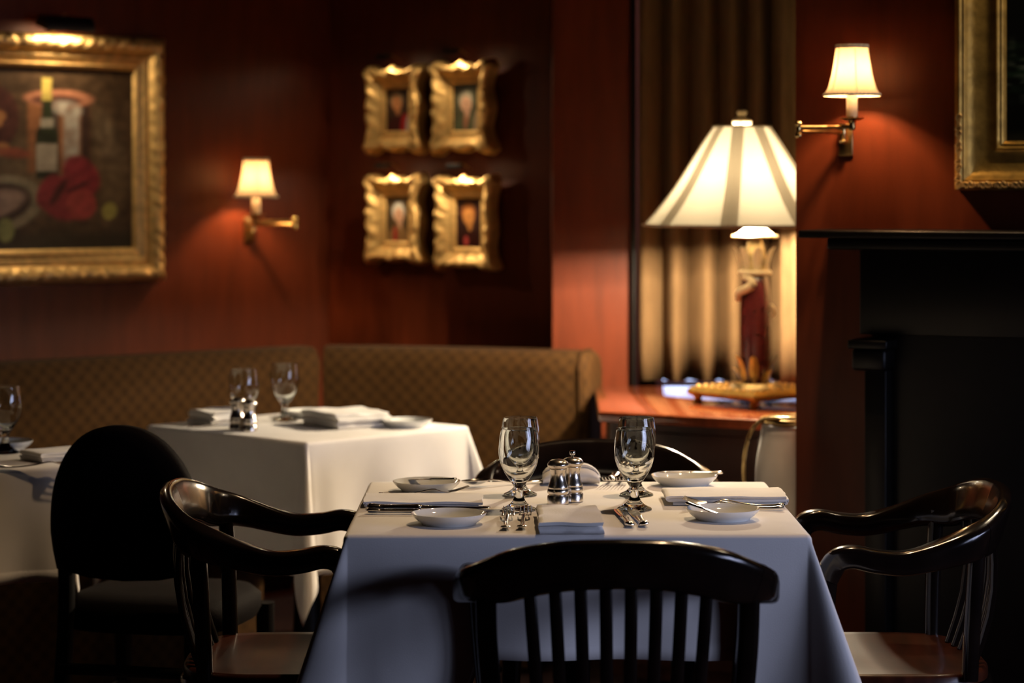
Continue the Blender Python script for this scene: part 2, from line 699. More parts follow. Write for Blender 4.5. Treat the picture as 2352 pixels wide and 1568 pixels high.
def table(loc, rz, ax, ay, label):
    t = thing('dining_table', label, 'table', (loc[0], loc[1], 0), rz)
    box('tabletop', -ax + .004, ax - .004, -ay + .004, ay - .004, 0.712, 0.7475, 'black_wood', t, 0.004)
    lathe('pedestal', [(0.0, 0.03), (0.05, 0.03), (0.042, 0.12), (0.035, 0.3), (0.035, 0.6), (0.07, 0.70), (0.07, 0.712), (0, 0.712)], 'black_wood', t, 20)
    for k in range(4):
        a = k * PI / 2 + PI / 4
        v, f = sweep_vf([(0.03 * cos(a), 0.03 * sin(a), 0.06), (0.15 * cos(a), 0.15 * sin(a), 0.045), (0.27 * cos(a), 0.27 * sin(a), 0.016)],
                        [(-sin(a), cos(a), 0)] * 3, [0.06, 0.055, 0.05], [0.05, 0.04, 0.03])
        mk('foot', v, f, 'black_wood', t)
    return t


ZT = 0.75
T1 = (0.1177, 4.725)
cloth('tablecloth', (*T1, ZT), 0.0, 0.4205 - .01, 0.395 - .01, (0.33, 0.33, 0.33, 0.33),
      'white cloth on the sharply focused table nearest the camera', seed=3, amax=17, mid=.228)
table(T1, 0, 0.4105, 0.385, 'table under the white cloth nearest the camera')
T2, A2 = (-0.534, 6.315), R(46.5)
cloth('tablecloth', (*T2, ZT), A2, 0.275, 0.305, (0.33, 0.33, 0.33, 0.33),
      'white cloth on the blurred table in front of the banquette corner', seed=8, amax=13, pert=1.4)
table(T2, A2, 0.275, 0.305, 'blurred table in front of the banquette corner')
T3, A3 = (-1.40, 5.545), R(29)
cloth('tablecloth', (*T3, ZT), A3, 0.28, 0.31, (0.26, 0.33, 0.33, 0.26),
      'dim white cloth on the table at the left edge', seed=12, amax=4, tau=0.5)
table(T3, A3, 0.28, 0.31, 'dim table at the left edge of the room')


# ------------------------------------------------------------------ armchairs
def make_armchair(label, loc, rz):
    t = thing('armchair', label, 'chair', loc, rz, 'black lacquered armchairs around the nearest table')
    # half path: x, y, z_top, height, width
    half = [(0.0, -.212, .800, .086, .030), (.08, -.206, .797, .087, .030), (.15, -.190, .784, .086, .031), (.198, -.163, .764, .080, .034),
            (.238, -.118, .742, .062, .046), (.253, -.05, .716, .050, .049), (.255, .005, .702, .045, .050), (.253, .055, .704, .043, .050),
            (.249, .098, .711, .042, .047), (.245, .128, .703, .044, .042), (.241, .146, .672, .044, .037)]
    H = cr(half, 8)
    NCR = 8 * 3 + 5

    def seg(pts, mirror):
        s = -1 if mirror else 1
        P, S, Wd, Hh = [], [], [], []
        for i, q in enumerate(pts):
            x, y, zt, h, w = q
            P.append(Vector((s * x, y, zt - h / 2)))
        for i in range(len(P)):
            a, b = P[max(0, i - 1)], P[min(len(P) - 1, i + 1)]
            d = b - a
            if Vector((d.x, d.y)).length < 1e-4 or (i > len(P) * 0.6 and abs(d.z) > 0.6 * d.length):
                S.append(Vector((s, 0, 0)))
            else:
                dd = Vector((d.x, d.y, 0)).normalized()
                S.append(Vector((dd.y, -dd.x, 0)) * 1.0)
        # keep sides consistent
        for i in range(1, len(S)):
            if S[i].dot(S[i - 1]) < 0:
                S[i] = -S[i]
        # the rail leans back: its top edge stands further out than its lower edge
        for i in range(len(S)):
            be = R(19) * max(0.0, min(1.0, (-.03 - P[i].y) / .12))
            out = 1 if S[i].dot(Vector((P[i].x, P[i].y, 0))) > 0 else -1
            S[i] = S[i] * cos(be) - Vector((0, 0, out * sin(be)))
        return P, S, [q[4] for q in pts], [q[3] for q in pts]
    full = [(-x, y, z, h, w) for (x, y, z, h, w) in reversed(H[1:NCR])] + H[:NCR]
    P, S, Wd, Hh = seg(full, False)
    v, f = sweep_vf(P, S, Wd, Hh, 16, 0.5)
    mk('crest_rail', v, f, 'lacquer', t, True, None, 50)
    for mir in (False, True):
        P, S, Wd, Hh = seg(H[NCR - 1:], mir)
        v, f = sweep_vf(P, S, Wd, Hh, 16, 0.5)
        mk('arm', v, f, 'lacquer', t, True, None, 50)
    # slats
    for i in range(8):
        k = (i - 3.5) / 3.5
        xt, xb = 0.146 * k, 0.128 * k
        # crest height there
        j = min(range(len(H)), key=lambda q: abs(H[q][0] - abs(xt)))
        zt = H[j][2] - H[j][3] + 0.012
        yt = H[j][1] + .012
        yb = -0.165 + 0.02 * abs(k)
        pts = [(xt + (xb - xt) * u, yt + (yb - yt) * u - 0.018 * sin(PI * u), zt + (0.462 - zt) * u) for u in (0, .2, .4, .6, .8, 1)]
        v, f = sweep_vf(pts, [(1, 0, 0)] * 6, [0.022] * 6, [0.013] * 6, 10, 0.6)
        mk('slat', v, f, 'lacquer', t)
    # posts
    for s in (-1, 1):
        pts = cr([(s * .219, -.138, .715), (s * .217, -.132, .62), (s * .210, -.128, .53), (s * .203, -.126, .455)], 4)
        v, f = sweep_vf(pts, [(1, 0, 0)] * len(pts), [0.036] * len(pts), [0.03] * len(pts), 12, 0.6)
        mk('back_post', v, f, 'lacquer', t)
        pts = cr([(s * .241, .142, .675), (s * .237, .150, .60), (s * .230, .148, .52), (s * .222, .135, .45)], 4)
        v, f = sweep_vf(pts, [(1, 0, 0)] * len(pts), [0.036] * len(pts), [0.040] * len(pts), 12, 0.6)
        mk('arm_post', v, f, 'lacquer', t)
    # seat: dished board on a frame
    N = 40
    rings = []

    def outline(sc, z):
        row = []
        for i in range(N):
            a = 2 * PI * i / N
            ca, sa = cos(a), sin(a)
            row.append(Vector((math.copysign(abs(ca) ** .62, ca) * .222 * sc, math.copysign(abs(sa) ** .62, sa) * .19 * sc + 0.005, z)))
        return row
    prof = [(0.0, .449), (.35, .450), (.7, .456), (.90, .464), (.97, .466), (1.0, .460), (1.0, .440)]
    v, f = [Vector((0, .005, .449))], []
    for sc, z in prof[1:]:
        v += outline(sc, z)
    for i in range(N):
        f.append((0, 1 + i, 1 + (i + 1) % N))
    for k in range(len(prof) - 2):
        for i in range(N):
            a, b = 1 + k * N, 1 + (k + 1) * N
            f.append((a + i, a + (i + 1) % N, b + (i + 1) % N, b + i))
    f.append(tuple(1 + (len(prof) - 2) * N + i for i in range(N)))
    mk('seat', v, f, 'seat_wood', t, True, None, 60)
    v, f = [], []
    pr = [(1.0, .444), (1.035, .440), (1.05, .425), (1.045, .40), (1.0, .392), (.93, .395)]
    for sc, z in pr:
        v += outline(sc, z)
    for k in range(len(pr) - 1):
        for i in range(N):
            f.append((k * N + i, k * N + (i + 1) % N, (k + 1) * N + (i + 1) % N, (k + 1) * N + i))
    f.append(tuple((len(pr) - 1) * N + i for i in range(N)))
    mk('seat_frame', v, f, 'lacquer', t, True, None, 60)
    for sx in (-1, 1):
        for sy in (-1, 1):
            tp = Vector((sx * .185, .005 + sy * .15, .40))
            bt = Vector((sx * .205, .005 + sy * (.17 if sy > 0 else .20), 0))
            v, f = sweep_vf([tp, tp.lerp(bt, .5), bt], [(1, 0, 0)] * 3, [.042, .036, .028], [.042, .036, .028], 12, .7)
            mk('leg', v, f, 'lacquer', t)
    for sx in (-1, 1):
        mk('stretcher', *tube_vf([(sx * .197, -.17, .18), (sx * .197, .16, .18)], .01), 'lacquer', t)
    return t


ch = make_armchair('black armchair in the foreground seen from behind with a slatted back', (0.178, 4.160, 0), R(-1.0))
dup(ch, (-0.447, 4.715, 0), R(-90), 'black armchair at the left side of the nearest table')
dup(ch, (0.728, 4.715, 0), R(90), 'black armchair at the right side of the table, below the mantel')
dup(ch, (0.187, 5.295, 0), R(180), 'black armchair at the far side of the nearest table, behind the goblets')


# ------------------------------------------------------------------ round-backed chair
def round_chair(loc, rz):
    t = thing('side_chair', 'dark chair with a tall rounded solid back at the left', 'chair', loc, rz)
    N = 40
    # back: domed slab
    outl = []
    for i in range(N + 1):
        a = PI * i / N
        ca, sa = cos(a), sin(a)
        outl.append((math.copysign(abs(ca) ** .92, ca) * .172, .625 + .238 * abs(sa) ** .92))
    outl = [(.160, .545)] + [(.168, .585)] + outl + [(-.168, .585), (-.160, .545)]
    outl += [(-.08, .530), (0, .526), (.08, .530)]

    def lean(z):
        return -0.17 - 0.10 * (z - .45)
    n = len(outl)
    cx, cz = 0, .69
    v, f = [], []
    for sc, dy in ((.0, -.030), (.6, -.030), (.93, -.026), (1.0, -.014), (1.0, .012), (.94, .026), (.6, .036), (0, .038)):
        for x, z in outl:
            zz = cz + (z - cz) * sc
            v.append((x * sc, lean(zz) + dy - 0.02 * (1 - (x * sc / .18) ** 2), zz))
    for k in range(7):
        for i in range(n):
            f.append((k * n + i, k * n + (i + 1) % n, (k + 1) * n + (i + 1) % n, (k + 1) * n + i))
    mk('backrest', v, f, 'dark_leather', t, True, None, 60)
    for s in (-1, 1):
        pts = cr([(s * .145, lean(.57), .57), (s * .146, -.178, .46), (s * .15, -.19, .3), (s * .155, -.235, 0)], 4)
        v, f = sweep_vf(pts, [(1, 0, 0)] * len(pts), [.034] * len(pts), [.034] * len(pts), 10, .6)
        mk('leg', v, f, 'black_wood', t)
        pts = [(s * .175, .2, .42), (s * .175, .205, .2), (s * .172, .21, 0)]
        v, f = sweep_vf(pts, [(1, 0, 0)] * 3, [.04, .034, .028], [.04, .034, .028], 10, .6)
        mk('leg', v, f, 'black_wood', t)
        mk('stretcher', *tube_vf([(s * .152, -.19, .22), (s * .173, .2, .22)], .011), 'black_wood', t)
    mk('stretcher', *tube_vf([(-.16, 0, .22), (.16, 0, .22)], .011), 'black_wood', t)
    mk('stretcher', *tube_vf([(-.152, -.2, .33), (.152, -.2, .33)], .013), 'black_wood', t)
    # seat cushion
    N = 36
    v, f = [], []
    for sc, z in ((.0, .482), (.6, .480), (.9, .470), (1.0, .452), (1.0, .425), (.95, .405), (0, .400)):
        for i in range(N):
            a = 2 * PI * i / N
            ca, sa = cos(a), sin(a)
            v.append((math.copysign(abs(ca) ** .6, ca) * .20 * sc, math.copysign(abs(sa) ** .6, sa) * .2 * sc + .02, z))
    for k in range(6):
        for i in range(N):
            f.append((k * N + i, k * N + (i + 1) % N, (k + 1) * N + (i + 1) % N, (k + 1) * N + i))
    mk('seat', v, f, 'dark_leather', t, True, None, 60)
    return t


round_chair((-0.785, 5.40, 0), R(-14))


# ------------------------------------------------------------------ corner banquette
def strip(name, path, prof, m, parent, endround=0.0):
    """profile (offset back, z) swept along a plan path; offset to the left of travel"""
    n = len(prof)
    v, f, uv = [], [], []
    acc = 0
    vlen = [0]
    for j in range(1, n):
        vlen.append(vlen[-1] + math.dist(prof[j], prof[j - 1]))
    for i, p in enumerate(path):
        a, b = Vector(path[max(0, i - 1)]), Vector(path[min(len(path) - 1, i + 1)])
        d = (b - a).normalized()
        nrm = Vector((-d.y, d.x))
        if i:
            acc += math.dist(path[i], path[i - 1])
        for j, (o, z) in enumerate(prof):
            q = Vector(p) + nrm * o
            v.append((q.x, q.y, z))
            uv.append((acc, vlen[j]))
    for i in range(len(path) - 1):
        for j in range(n - 1):
            f.append((i * n + j, i * n + j + 1, (i + 1) * n + j + 1, (i + 1) * n + j))
    f.append(tuple(range(n)))
    f.append(tuple(range((len(path) - 1) * n, len(path) * n)))
    return mk(name, v, f, m, parent, True, uv, 50)


bq = thing('banquette', 'gold-brown patterned corner banquette behind the blurred tables', 'sofa', (0, 0, 0))
TOPZ = 0.882


def back_prof(top=TOPZ, th=0.15):
    p = [(0.03, 0.40), (0.022, 0.55), (0.008, 0.70), (0.0, top - .06)]
    for k in range(1, 9):
        a = PI / 2 * k / 9
        p.append((0.045 * (1 - cos(a)), top - .06 + .06 * sin(a)))
    p += [(0.06, top), (th - .04, top), (th - .01, top - .012), (th, top - .04), (th, 0.12)]
    return p


pathL = [(-2.6 + (2.6 - .589) * i / 30, 5.668 + (7.408 - 5.668) * i / 30) for i in range(31)]
ctrlR = [(-.580, 7.409), (-.42, 7.390), (-.22, 7.335), (-.04, 7.270), (.06, 7.225), (.130, 7.195), (.196, 7.170)]
pathR = cr(ctrlR, 8)
strip('backrest', pathL, back_prof(), 'banquette', bq)
strip('backrest', pathR, back_prof(), 'banquette', bq)
# rounded end panel with welt
e, e0 = Vector(pathR[-1]), Vector(pathR[-3])
d = (e - e0).normalized()
nb = Vector((-d.y, d.x))
v, f, uv = [], [], []
pr = back_prof()
rows = 7
for k in range(rows):
    a = PI / 2 * k / (rows - 1)
    ex, sh = 0.028 * sin(a), 0.032 * (1 - cos(a))
    for o, z in pr:
        oo = 0.075 + (o - 0.075) * (1 - sh / 0.09)
        zz = z - sh * (1.0 if z > .6 else 0)
        q = e + d * (ex + 0.004) + nb * oo
        v.append((q.x, q.y, zz))
        uv.append((ex + oo, zz))
n = len(pr)
for k in range(rows - 1):
    for j in range(n - 1):
        f.append((k * n + j, k * n + j + 1, (k + 1) * n + j + 1, (k + 1) * n + j))
f.append(tuple((rows - 1) * n + j for j in range(n)))
mk('end_panel', v, f, 'banquette', bq, True, uv, 60)
wl = [(e + d * .003 + nb * (o - .003), z + .002) for o, z in pr[:14]]
tube('welt', [(a.x, a.y, z) for a, z in wl], .0045, 'banquette', bq, 8)
# seats
sp = [(-0.44, 0.02), (-0.46, 0.10), (-0.46, 0.40), (-0.45, 0.44), (-0.42, 0.46), (0.03, 0.455), (0.05, 0.40), (0.05, 0.02)]
strip('seat_cushion', pathL[:-6], sp, 'banquette', bq)
pathS = [(-.56, 7.40), (-.42, 7.385), (-.22, 7.33), (-.04, 7.265), (.06, 7.22), (.19, 7.168)]
strip('seat_cushion', cr(pathS, 4), [(-0.40 if o < 0 else o, z) for o, z in sp], 'banquette', bq)


# ------------------------------------------------------------------ glassware, mills, plates, cutlery, napkins
def goblet_prof():
    out = [(0.0, .0010), (.020, .0008), (.0325, .0002), (.0338, .0012), (.0325, .0035), (.024, .0075), (.016, .0135), (.0105, .022), (.0085, .030), (.0078, .036),
           (.0083, .041), (.0105, .046), (.0150, .053), (.0215, .062), (.0285, .073), (.0345, .086), (.0380, .099), (.0392, .110), (.0390, .122),
           (.0375, .138), (.0352, .1530), (.0346, .1570)]
    inn = [(.0336, .1572), (.0338, .153), (.0360, .138), (.0375, .122), (.0377, .110), (.0364, .099), (.0328, .087), (.0265, .075), (.0185, .0650), (.0100, .0585), (.004, .0565), (0.0, .056)]
    return cr(out, 3) + cr(inn, 3)


def goblet(px, py, label, zt=ZT, sc=1.0, group='water goblets'):
    p = T(px, py, zt)
    if not hasattr(goblet, 'src'):
        o = lathe('water_goblet', goblet_prof(), 'glass', None, 48, angle=60)
        goblet.src = o
    else:
        o = goblet.src.copy()
        C.objects.link(o)
    o.location = p + Vector((0, 0, .0004))
    o.scale = (sc, sc, sc)
    o.cycles.is_caustics_caster = True
    return tag(o, label, 'glass', group)


goblet(1192, 1171, 'front left water goblet behind the two forks')
goblet(1195, 1137, 'rear left goblet, mostly behind the front left goblet')
goblet(1457, 1170, 'front right water goblet behind the two knife handles')
goblet(1462, 1137, 'rear right goblet, mostly behind the front right goblet')


def mill(px, py, label, knob, sc=1.0, zt=ZT):
    p = T(px, py, zt)
    t = thing('pepper_mill' if knob else 'salt_shaker', label, 'mill', p + Vector((0, 0, .0006)), 0)
    lathe('base_band', [(0, 0), (.0205, 0), (.0213, .0008), (.0213, .0155), (.0205, .0165), (0, .0165)], 'steel', t, 36)
    lathe('body', cr([(.0180, .0165), (.0178, .018), (.0205, .0200), (.0215, .024), (.0208, .028), (.0196, .030), (.0200, .032), (.0190, .037),
                      (.0160, .046), (.0148, .054), (.0150, .060), (.0166, .066), (.0172, .0685), (.0150, .0690), (.0, .0690)], 3), 'steel', t, 36, angle=60)
    lathe('cap', cr([(.0, .0690), (.0158, .0690), (.0160, .0705), (.0195, .0715), (.0214, .0755), (.0205, .0800), (.0165, .0845), (.009, .0872), (0, .0880)], 3), 'steel', t, 36, angle=60)
    if knob:
        lathe('knob', [(0, .0875), (.0025, .0875), (.0025, .0915), (.0052, .092), (.0056, .0935), (.0056, .0985), (.005, .100), (0, .1003)], 'silver', t, 14)
    t.scale = (sc, sc, sc)
    return t


mill(1282, 1157, 'front steel salt shaker with a plain domed cap, nearest table', False, 1.0)
mill(1315, 1151.5, 'steel pepper mill with a knob, behind the salt shaker on the nearest table', True, 1.0)


def plate_prof(r=.0695):
    k = r / .0695
    a = [(0, .0030), (.046, .0030), (.048, .0), (.0505, .0), (.0525, .0030), (.060, .0082), (.0660, .0142), (.0690, .0185), (.0697, .0203)]
    b = [(.0692, .0209), (.0680, .0202), (.064, .0155), (.056, .0095), (.046, .0066), (.030, .0058), (0, .0056)]
    return [(x * k, z * k) for x, z in a + b]


def plate(px, py, label, group='white bread plates', zt=ZT, sc=1.0):
    if not hasattr(plate, 'src'):
        o = lathe('bread_plate', plate_prof(), 'porcelain', None, 56, angle=50)
        plate.src = o
    else:
        o = plate.src.copy()
        C.objects.link(o)
    o.location = T(px, py, zt) + Vector((0, 0, .0004))
    o.scale = (sc, sc, sc)
    return tag(o, label, 'plate', group)


P1 = plate(1031, 1203, 'white bread plate at the front left of the nearest table, below the knives')
P2 = plate(1660, 1192, 'white bread plate at the front right with a butter knife on it')
P3 = plate(980, 1127, 'white bread plate at the far left corner of the nearest table')
P4 = plate(1572, 1113, 'white bread plate at the far right corner of the nearest table')


def flat_vf(rows):
    """ribbon solid: rows = (y, halfwidth, zc, halfthick)"""
    v, f = [], []
    for y, w, z, h in rows:
        for k in range(10):
            a = 2 * PI * k / 10
            v.append((w * cos(a), y, z + h * sin(a)))
    n = len(rows)
    for i in range(n - 1):
        for k in range(10):
            k2 = (k + 1) % 10
            f.append((i * 10 + k, i * 10 + k2, (i + 1) * 10 + k2, (i + 1) * 10 + k))
    f.append(tuple(range(10)))
    f.append(tuple(range((n - 1) * 10, n * 10)))
    return v, f


def make_fork():
    t = thing('fork', '', 'fork')
    rows = [(0, .002, .006, .001), (.003, .0078, .006, .0028), (.010, .0092, .0055, .0032), (.022, .0070, .0042, .0024), (.05, .0042, .0040, .0018), (.085, .0032, .0075, .0018), (.112, .0030, .0125, .0018),
            (.125, .0036, .0125, .0016)]
    mk('handle', *flat_vf(cr(rows, 4)), 'silver', t)
    m = MB()
    hd = [(.122, .0035, .0127, .0014), (.130, .0075, .0105, .0012), (.140, .0112, .0078, .0011), (.150, .0118, .0070, .0010), (.153, .0118, .0072, .0010)]
    m.add(*flat_vf(cr(hd, 3)))
    for k in range(4):
        x = -.0102 + .0068 * k
        rows = [(.151, .0016, .0072, .0010), (.165, .0014, .0095, .0009), (.180, .0012, .0135, .0008), (.195, .0007, .0185, .0006)]
        vv, ff = flat_vf(cr(rows, 3))
        m.add([(a[0] + x, a[1], a[2]) for a in vv], ff)
    m.build('tines', 'silver', t)
    return t


def make_knife():
    t = thing('table_knife', '', 'knife')
    rows = [(0, .002, .006, .0015), (.003, .0085, .006, .0045), (.010, .0098, .006, .0052), (.022, .0085, .0055, .0045), (.030, .0070, .005, .004), (.06, .0066, .005, .0040), (.088, .0080, .005, .0042), (.098, .0088, .005, .0046), (.103, .0062, .005, .0040), (.106, .003, .005, .003)]
    mk('handle', *flat_vf(cr(rows, 4)), 'silver', t)
    rows = [(.104, .0045, .005, .0018), (.110, .0078, .005, .0014), (.15, .0092, .004, .0010), (.20, .0095, .003, .0009), (.222, .0082, .003, .0008), (.234, .0045, .003, .0007), (.239, .0005, .003, .0005)]
    mk('blade', *flat_vf(cr(rows, 4)), 'silver', t)
    return t


def make_spoon():
    t = thing('spoon', '', 'spoon')
    rows = [(0, .002, .005, .001), (.004, .0075, .005, .0025), (.012, .0088, .0048, .0028), (.03, .006, .004, .002), (.07, .0035, .0045, .0018), (.11, .003, .011, .0018), (.128, .004, .0125, .0015)]
    mk('handle', *flat_vf(cr(rows, 4)), 'silver', t)
    v, f = [], []
    N = 24
    for q in range(2):
        for r in range(6):
            s = (r + .15) / 5.15
            for i in range(N):
                a = 2 * PI * i / N
                z = .0125 - .009 * (1 - s * s) + (0.0012 if q else 0)
                v.append((.0185 * s * cos(a), .158 + .032 * s * sin(a), z))
    for q in range(2):
        for r in range(5):
            for i in range(N):
                b0 = q * 6 * N
                f.append((b0 + r * N + i, b0 + r * N + (i + 1) % N, b0 + (r + 1) * N + (i + 1) % N, b0 + (r + 1) * N + i))
        f.append(tuple(q * 6 * N + i for i in range(N)))
    for i in range(N):
        f.append((5 * N + i, 5 * N + (i + 1) % N, 11 * N + (i + 1) % N, 11 * N + i))
    mk('bowl', v, f, 'silver', t)
    return t


def make_butter():
    t = thing('butter_knife', '', 'knife')
    rows = [(0, .002, .004, .001), (.003, .0062, .004, .0030), (.010, .0072, .004, .0034), (.03, .005, .0035, .0028), (.065, .0045, .0035, .0026), (.07, .003, .0035, .002)]
    mk('handle', *flat_vf(cr(rows, 4)), 'silver', t)
    rows = [(.069, .003, .0035, .0012), (.078, .0070, .0035, .0010), (.10, .0088, .003, .0009), (.125, .0075, .003, .0008), (.136, .0005, .003, .0005)]
    mk('blade', *flat_vf(cr(rows, 4)), 'silver', t)
    return t


SRC = {}


def cutlery(kind, loc, rz, label, rx=0.0, ry=0.0, sc=1.0):
    mkf = {'fork': make_fork, 'knife': make_knife, 'spoon': make_spoon, 'butter': make_butter}[kind]
    if kind not in SRC:
        o = mkf()
        SRC[kind] = o
    else:
        o = dup(SRC[kind], (0, 0, 0), 0, label)
    o.location = loc
    o.rotation_euler = (rx, ry, rz)
    o.scale = (sc, sc, sc)
    o['label'] = label
    return o


dz = Vector((0, 0, .0008))
cutlery('fork', T(1160, 1219) + dz, R(-2), 'left fork of the pair at the front, tines up')
cutlery('fork', T(1197, 1218) + dz, R(-3), 'right fork of the pair at the front, beside the napkin')
cutlery('knife', T(1446, 1213) + dz, R(3), 'left knife of the pair at the front below the right goblet', ry=R(10))
cutlery('knife', T(1481, 1212) + dz, R(3), 'right knife of the pair at the front below the right goblet', ry=R(-12))
cutlery('knife', T(843, 1170) + dz, R(-88), 'rear long knife in front of the left napkin', ry=R(10))
cutlery('knife', T(842, 1180) + dz, R(-90), 'front long knife beside the front left bread plate', ry=R(-8))
cutlery('spoon', T(1245, 1108) + dz, R(118), 'dark spoon beside the rear left goblet')
cutlery('fork', T(868, 1141) + dz, R(-80), 'fork lying by the far left bread plate', sc=.95)
cutlery('fork', T(1432, 1092) + dz, R(176), 'left fork standing out behind the rear right goblet')
cutlery('fork', T(1415, 1092) + dz, R(172), 'fork just left of the one behind the rear right goblet')
cutlery('fork', T(1803, 1166) + dz, R(84), 'upper fork sticking out beside the right napkin')
cutlery('fork', T(1800, 1172) + dz, R(80), 'lower fork sticking out beside the right napkin')
# butter knives on the plates
c = P2.location
cutlery('butter', (c.x - .066, c.y + .034, ZT + .0235), R(-148), 'butter knife on the front right bread plate, its handle over the left rim', rx=R(-5), sc=.8)
c = P3.location
cutlery('butter', (c.x + .062, c.y - .02, ZT + .0225), R(52), 'butter knife on the far left bread plate', rx=R(-4))
c = P4.location
cutlery('butter', (c.x + .082, c.y + .01, ZT + .0205), R(93), 'butter knife across the far right bread plate', rx=R(1))


def napkin(corner_loc, rz, w, dpt, label, layers=4, th=.0042, flare=0.0, seed=0, lift=0.0):
    """folded napkin: a ribbon folded back and forth, folds at the -y end; x is its width"""
    path = []
    rb = th * 0.62
    for k in range(layers):
        z = th * 0.5 + k * (th * 1.28)
        y0 = 0.004 * ((k * 7 + seed) % 3)
        ys = [y0 + (dpt - y0 * 2) * i / 10 for i in range(11)]
        if k % 2 == 0:
            ys = ys[::-1]
        for y in ys:
            path.append((y, z + lift * sin(PI * y / dpt) * k / layers + 0.0006 * sin(9 * y / dpt + k)))
        if k < layers - 1:
            out = -1 if k % 2 == 0 else 1
            ye = ys[-1]
            for a in (45, 90, 135):
                path.append((ye + out * (rb * 1.25) * sin(R(a)), z + th * .64 * (1 - cos(R(a)))))
    N = 14
    v, f = [], []
    m = len(path)
    hh = th * 0.5
    top, bot = [], []
    for i, (y, z) in enumerate(path):
        a, b = path[max(0, i - 1)], path[min(m - 1, i + 1)]
        dy, dz_ = b[0] - a[0], b[1] - a[1]
        L = math.hypot(dy, dz_) or 1
        ny, nz = -dz_ / L, dy / L
        top.append((y + ny * hh, z + nz * hh))
        bot.append((y - ny * hh, z - nz * hh))
    sec = top + bot[::-1]
    M = len(sec)
    for i in range(N + 1):
        u = i / N
        for y, z in sec:
            x = (u - .5) * w * (1 + flare * y / dpt) + .003 * noise.noise(Vector((y * 30, seed, z * 60))) + .002 * sin(z * 300 + seed)
            yy = y + .0035 * noise.noise(Vector((x * 22, seed + 3, z * 90)))
            zz = z * (1 + 0.16 * noise.noise(Vector((x * 16, y * 16, seed))))
            v.append((x, yy, max(.0003, zz)))
    for i in range(N):
        for j in range(M):
            j2 = (j + 1) % M
            f.append((i * M + j, i * M + j2, (i + 1) * M + j2, (i + 1) * M + j))
    # end caps as quads along the ribbon
    for base in (0, N * M):
        for j in range(m - 1):
            f.append((base + j, base + j + 1, base + M - 2 - j, base + M - 1 - j))
    o = mk('napkin', v, f, 'linen_soft', None, True, None, 70)
    o.location = Vector(corner_loc) + Vector((0, 0, .0008))
    o.rotation_euler = (0, 0, rz)
    return tag(o, label, 'napkin', 'folded white napkins')


napkin(T(1312, 1228), R(1), .116, .25, 'folded white napkin at the front centre, fold toward the camera', 3, .0058, flare=-.06, seed=1, lift=.004)
napkin(T(838, 1156), R(-90), .14, .232, 'long folded white napkin at the left side of the nearest table', 2, .0048, seed=2)
napkin(T(1803, 1150), R(90), .145, .235, 'folded white napkin at the right, behind the front right plate', 3, .0050, seed=5)


def rolled(loc, rz, w, label, seed=0):
    """softly rolled napkin"""
    pts = []
    for i in range(52):
        a = i / 51 * 2.3 * 2 * PI
        r = .006 + .0145 * a / (2.3 * 2 * PI)
        pts.append((r * 1.7 * cos(a), .0215 + r * sin(a)))
    pts += [(.05, .004), (.085, .0025)]
    th = .0016
    v, f = [], []
    top, bot = [], []
    m = len(pts)
    for i, (y, z) in enumerate(pts):
        a, b = pts[max(0, i - 1)], pts[min(m - 1, i + 1)]
        L = math.hypot(b[0] - a[0], b[1] - a[1]) or 1
        ny, nz = -(b[1] - a[1]) / L, (b[0] - a[0]) / L
        top.append((y + ny * th, z + nz * th))
        bot.append((y - ny * th, z - nz * th))
    sec = top + bot[::-1]
    M = len(sec)
    N = 16
    for i in range(N + 1):
        u = i / N
        sag = (1 - .55 * math.exp(-((u - .40) / .15) ** 2)) * (1 - .45 * abs(2 * u - 1) ** 5)
        for y, z in sec:
            v.append(((u - .5) * w + .004 * noise.noise(Vector((y * 40, z * 40, seed))), y + .004 * sin(u * 6 + seed),
                      max(.0005, z * sag * (1 + .1 * noise.noise(Vector((u * 4, y * 20, seed)))))))
    for i in range(N):
        for j in range(M):
            j2 = (j + 1) % M
            f.append((i * M + j, i * M + j2, (i + 1) * M + j2, (i + 1) * M + j))
    for base in (0, N * M):
        for j in range(m - 1):
            f.append((base + j, base + j + 1, base + M - 2 - j, base + M - 1 - j))
    o = mk('napkin', v, f, 'linen_soft', None, True, None, 70)
    o.location = Vector(loc) + Vector((0, 0, .0008))
    o.rotation_euler = (0, 0, rz)
    return tag(o, label, 'napkin', 'folded white napkins')


rolled(T(1312, 1112), R(0), .118, 'softly rolled white napkin behind the salt shaker and pepper mill', 4)

# second table
goblet(560, 985, 'goblet behind the steel mills on the blurred banquette table', sc=.98)
goblet(654, 967, 'clear goblet at the centre of the blurred banquette table', sc=.98)
mill(545, 988, 'left steel mill on the blurred banquette table', False, .98)
mill(573, 990, 'right steel mill on the blurred banquette table', True, .92)
plate(712, 958, 'bread plate behind the napkin on the blurred banquette table', sc=.95)
plate(935, 980, 'bread plate at the right corner of the blurred banquette table', sc=.95)
napkin(T(836, 984), R(32), .155, .20, 'bright folded napkin at the right of the blurred banquette table', 5, .0062, seed=7)
napkin(T(462, 976), R(-42), .10, .13, 'folded napkin left of the mills on the blurred table', 5, .0060, seed=9)
cutlery('knife', T(760, 968) + dz, R(-80), 'knife beside the plate on the blurred banquette table')
cutlery('fork', T(430, 985) + dz, R(-48), 'fork beside the left napkin on the blurred table')
# table at the left edge
goblet(12, 1040, 'goblet cut by the left edge of the picture', sc=1.0)
plate(8, 1032, 'bread plate behind the goblet at the left edge', sc=1.0)
napkin(T(70, 1060), R(-50), .10, .14, 'folded napkin on the dim table at the left edge', 4, .0045, seed=11)
cutlery('fork', T(-10, 1078) + dz, R(-75), 'fork on the dim table at the left edge')


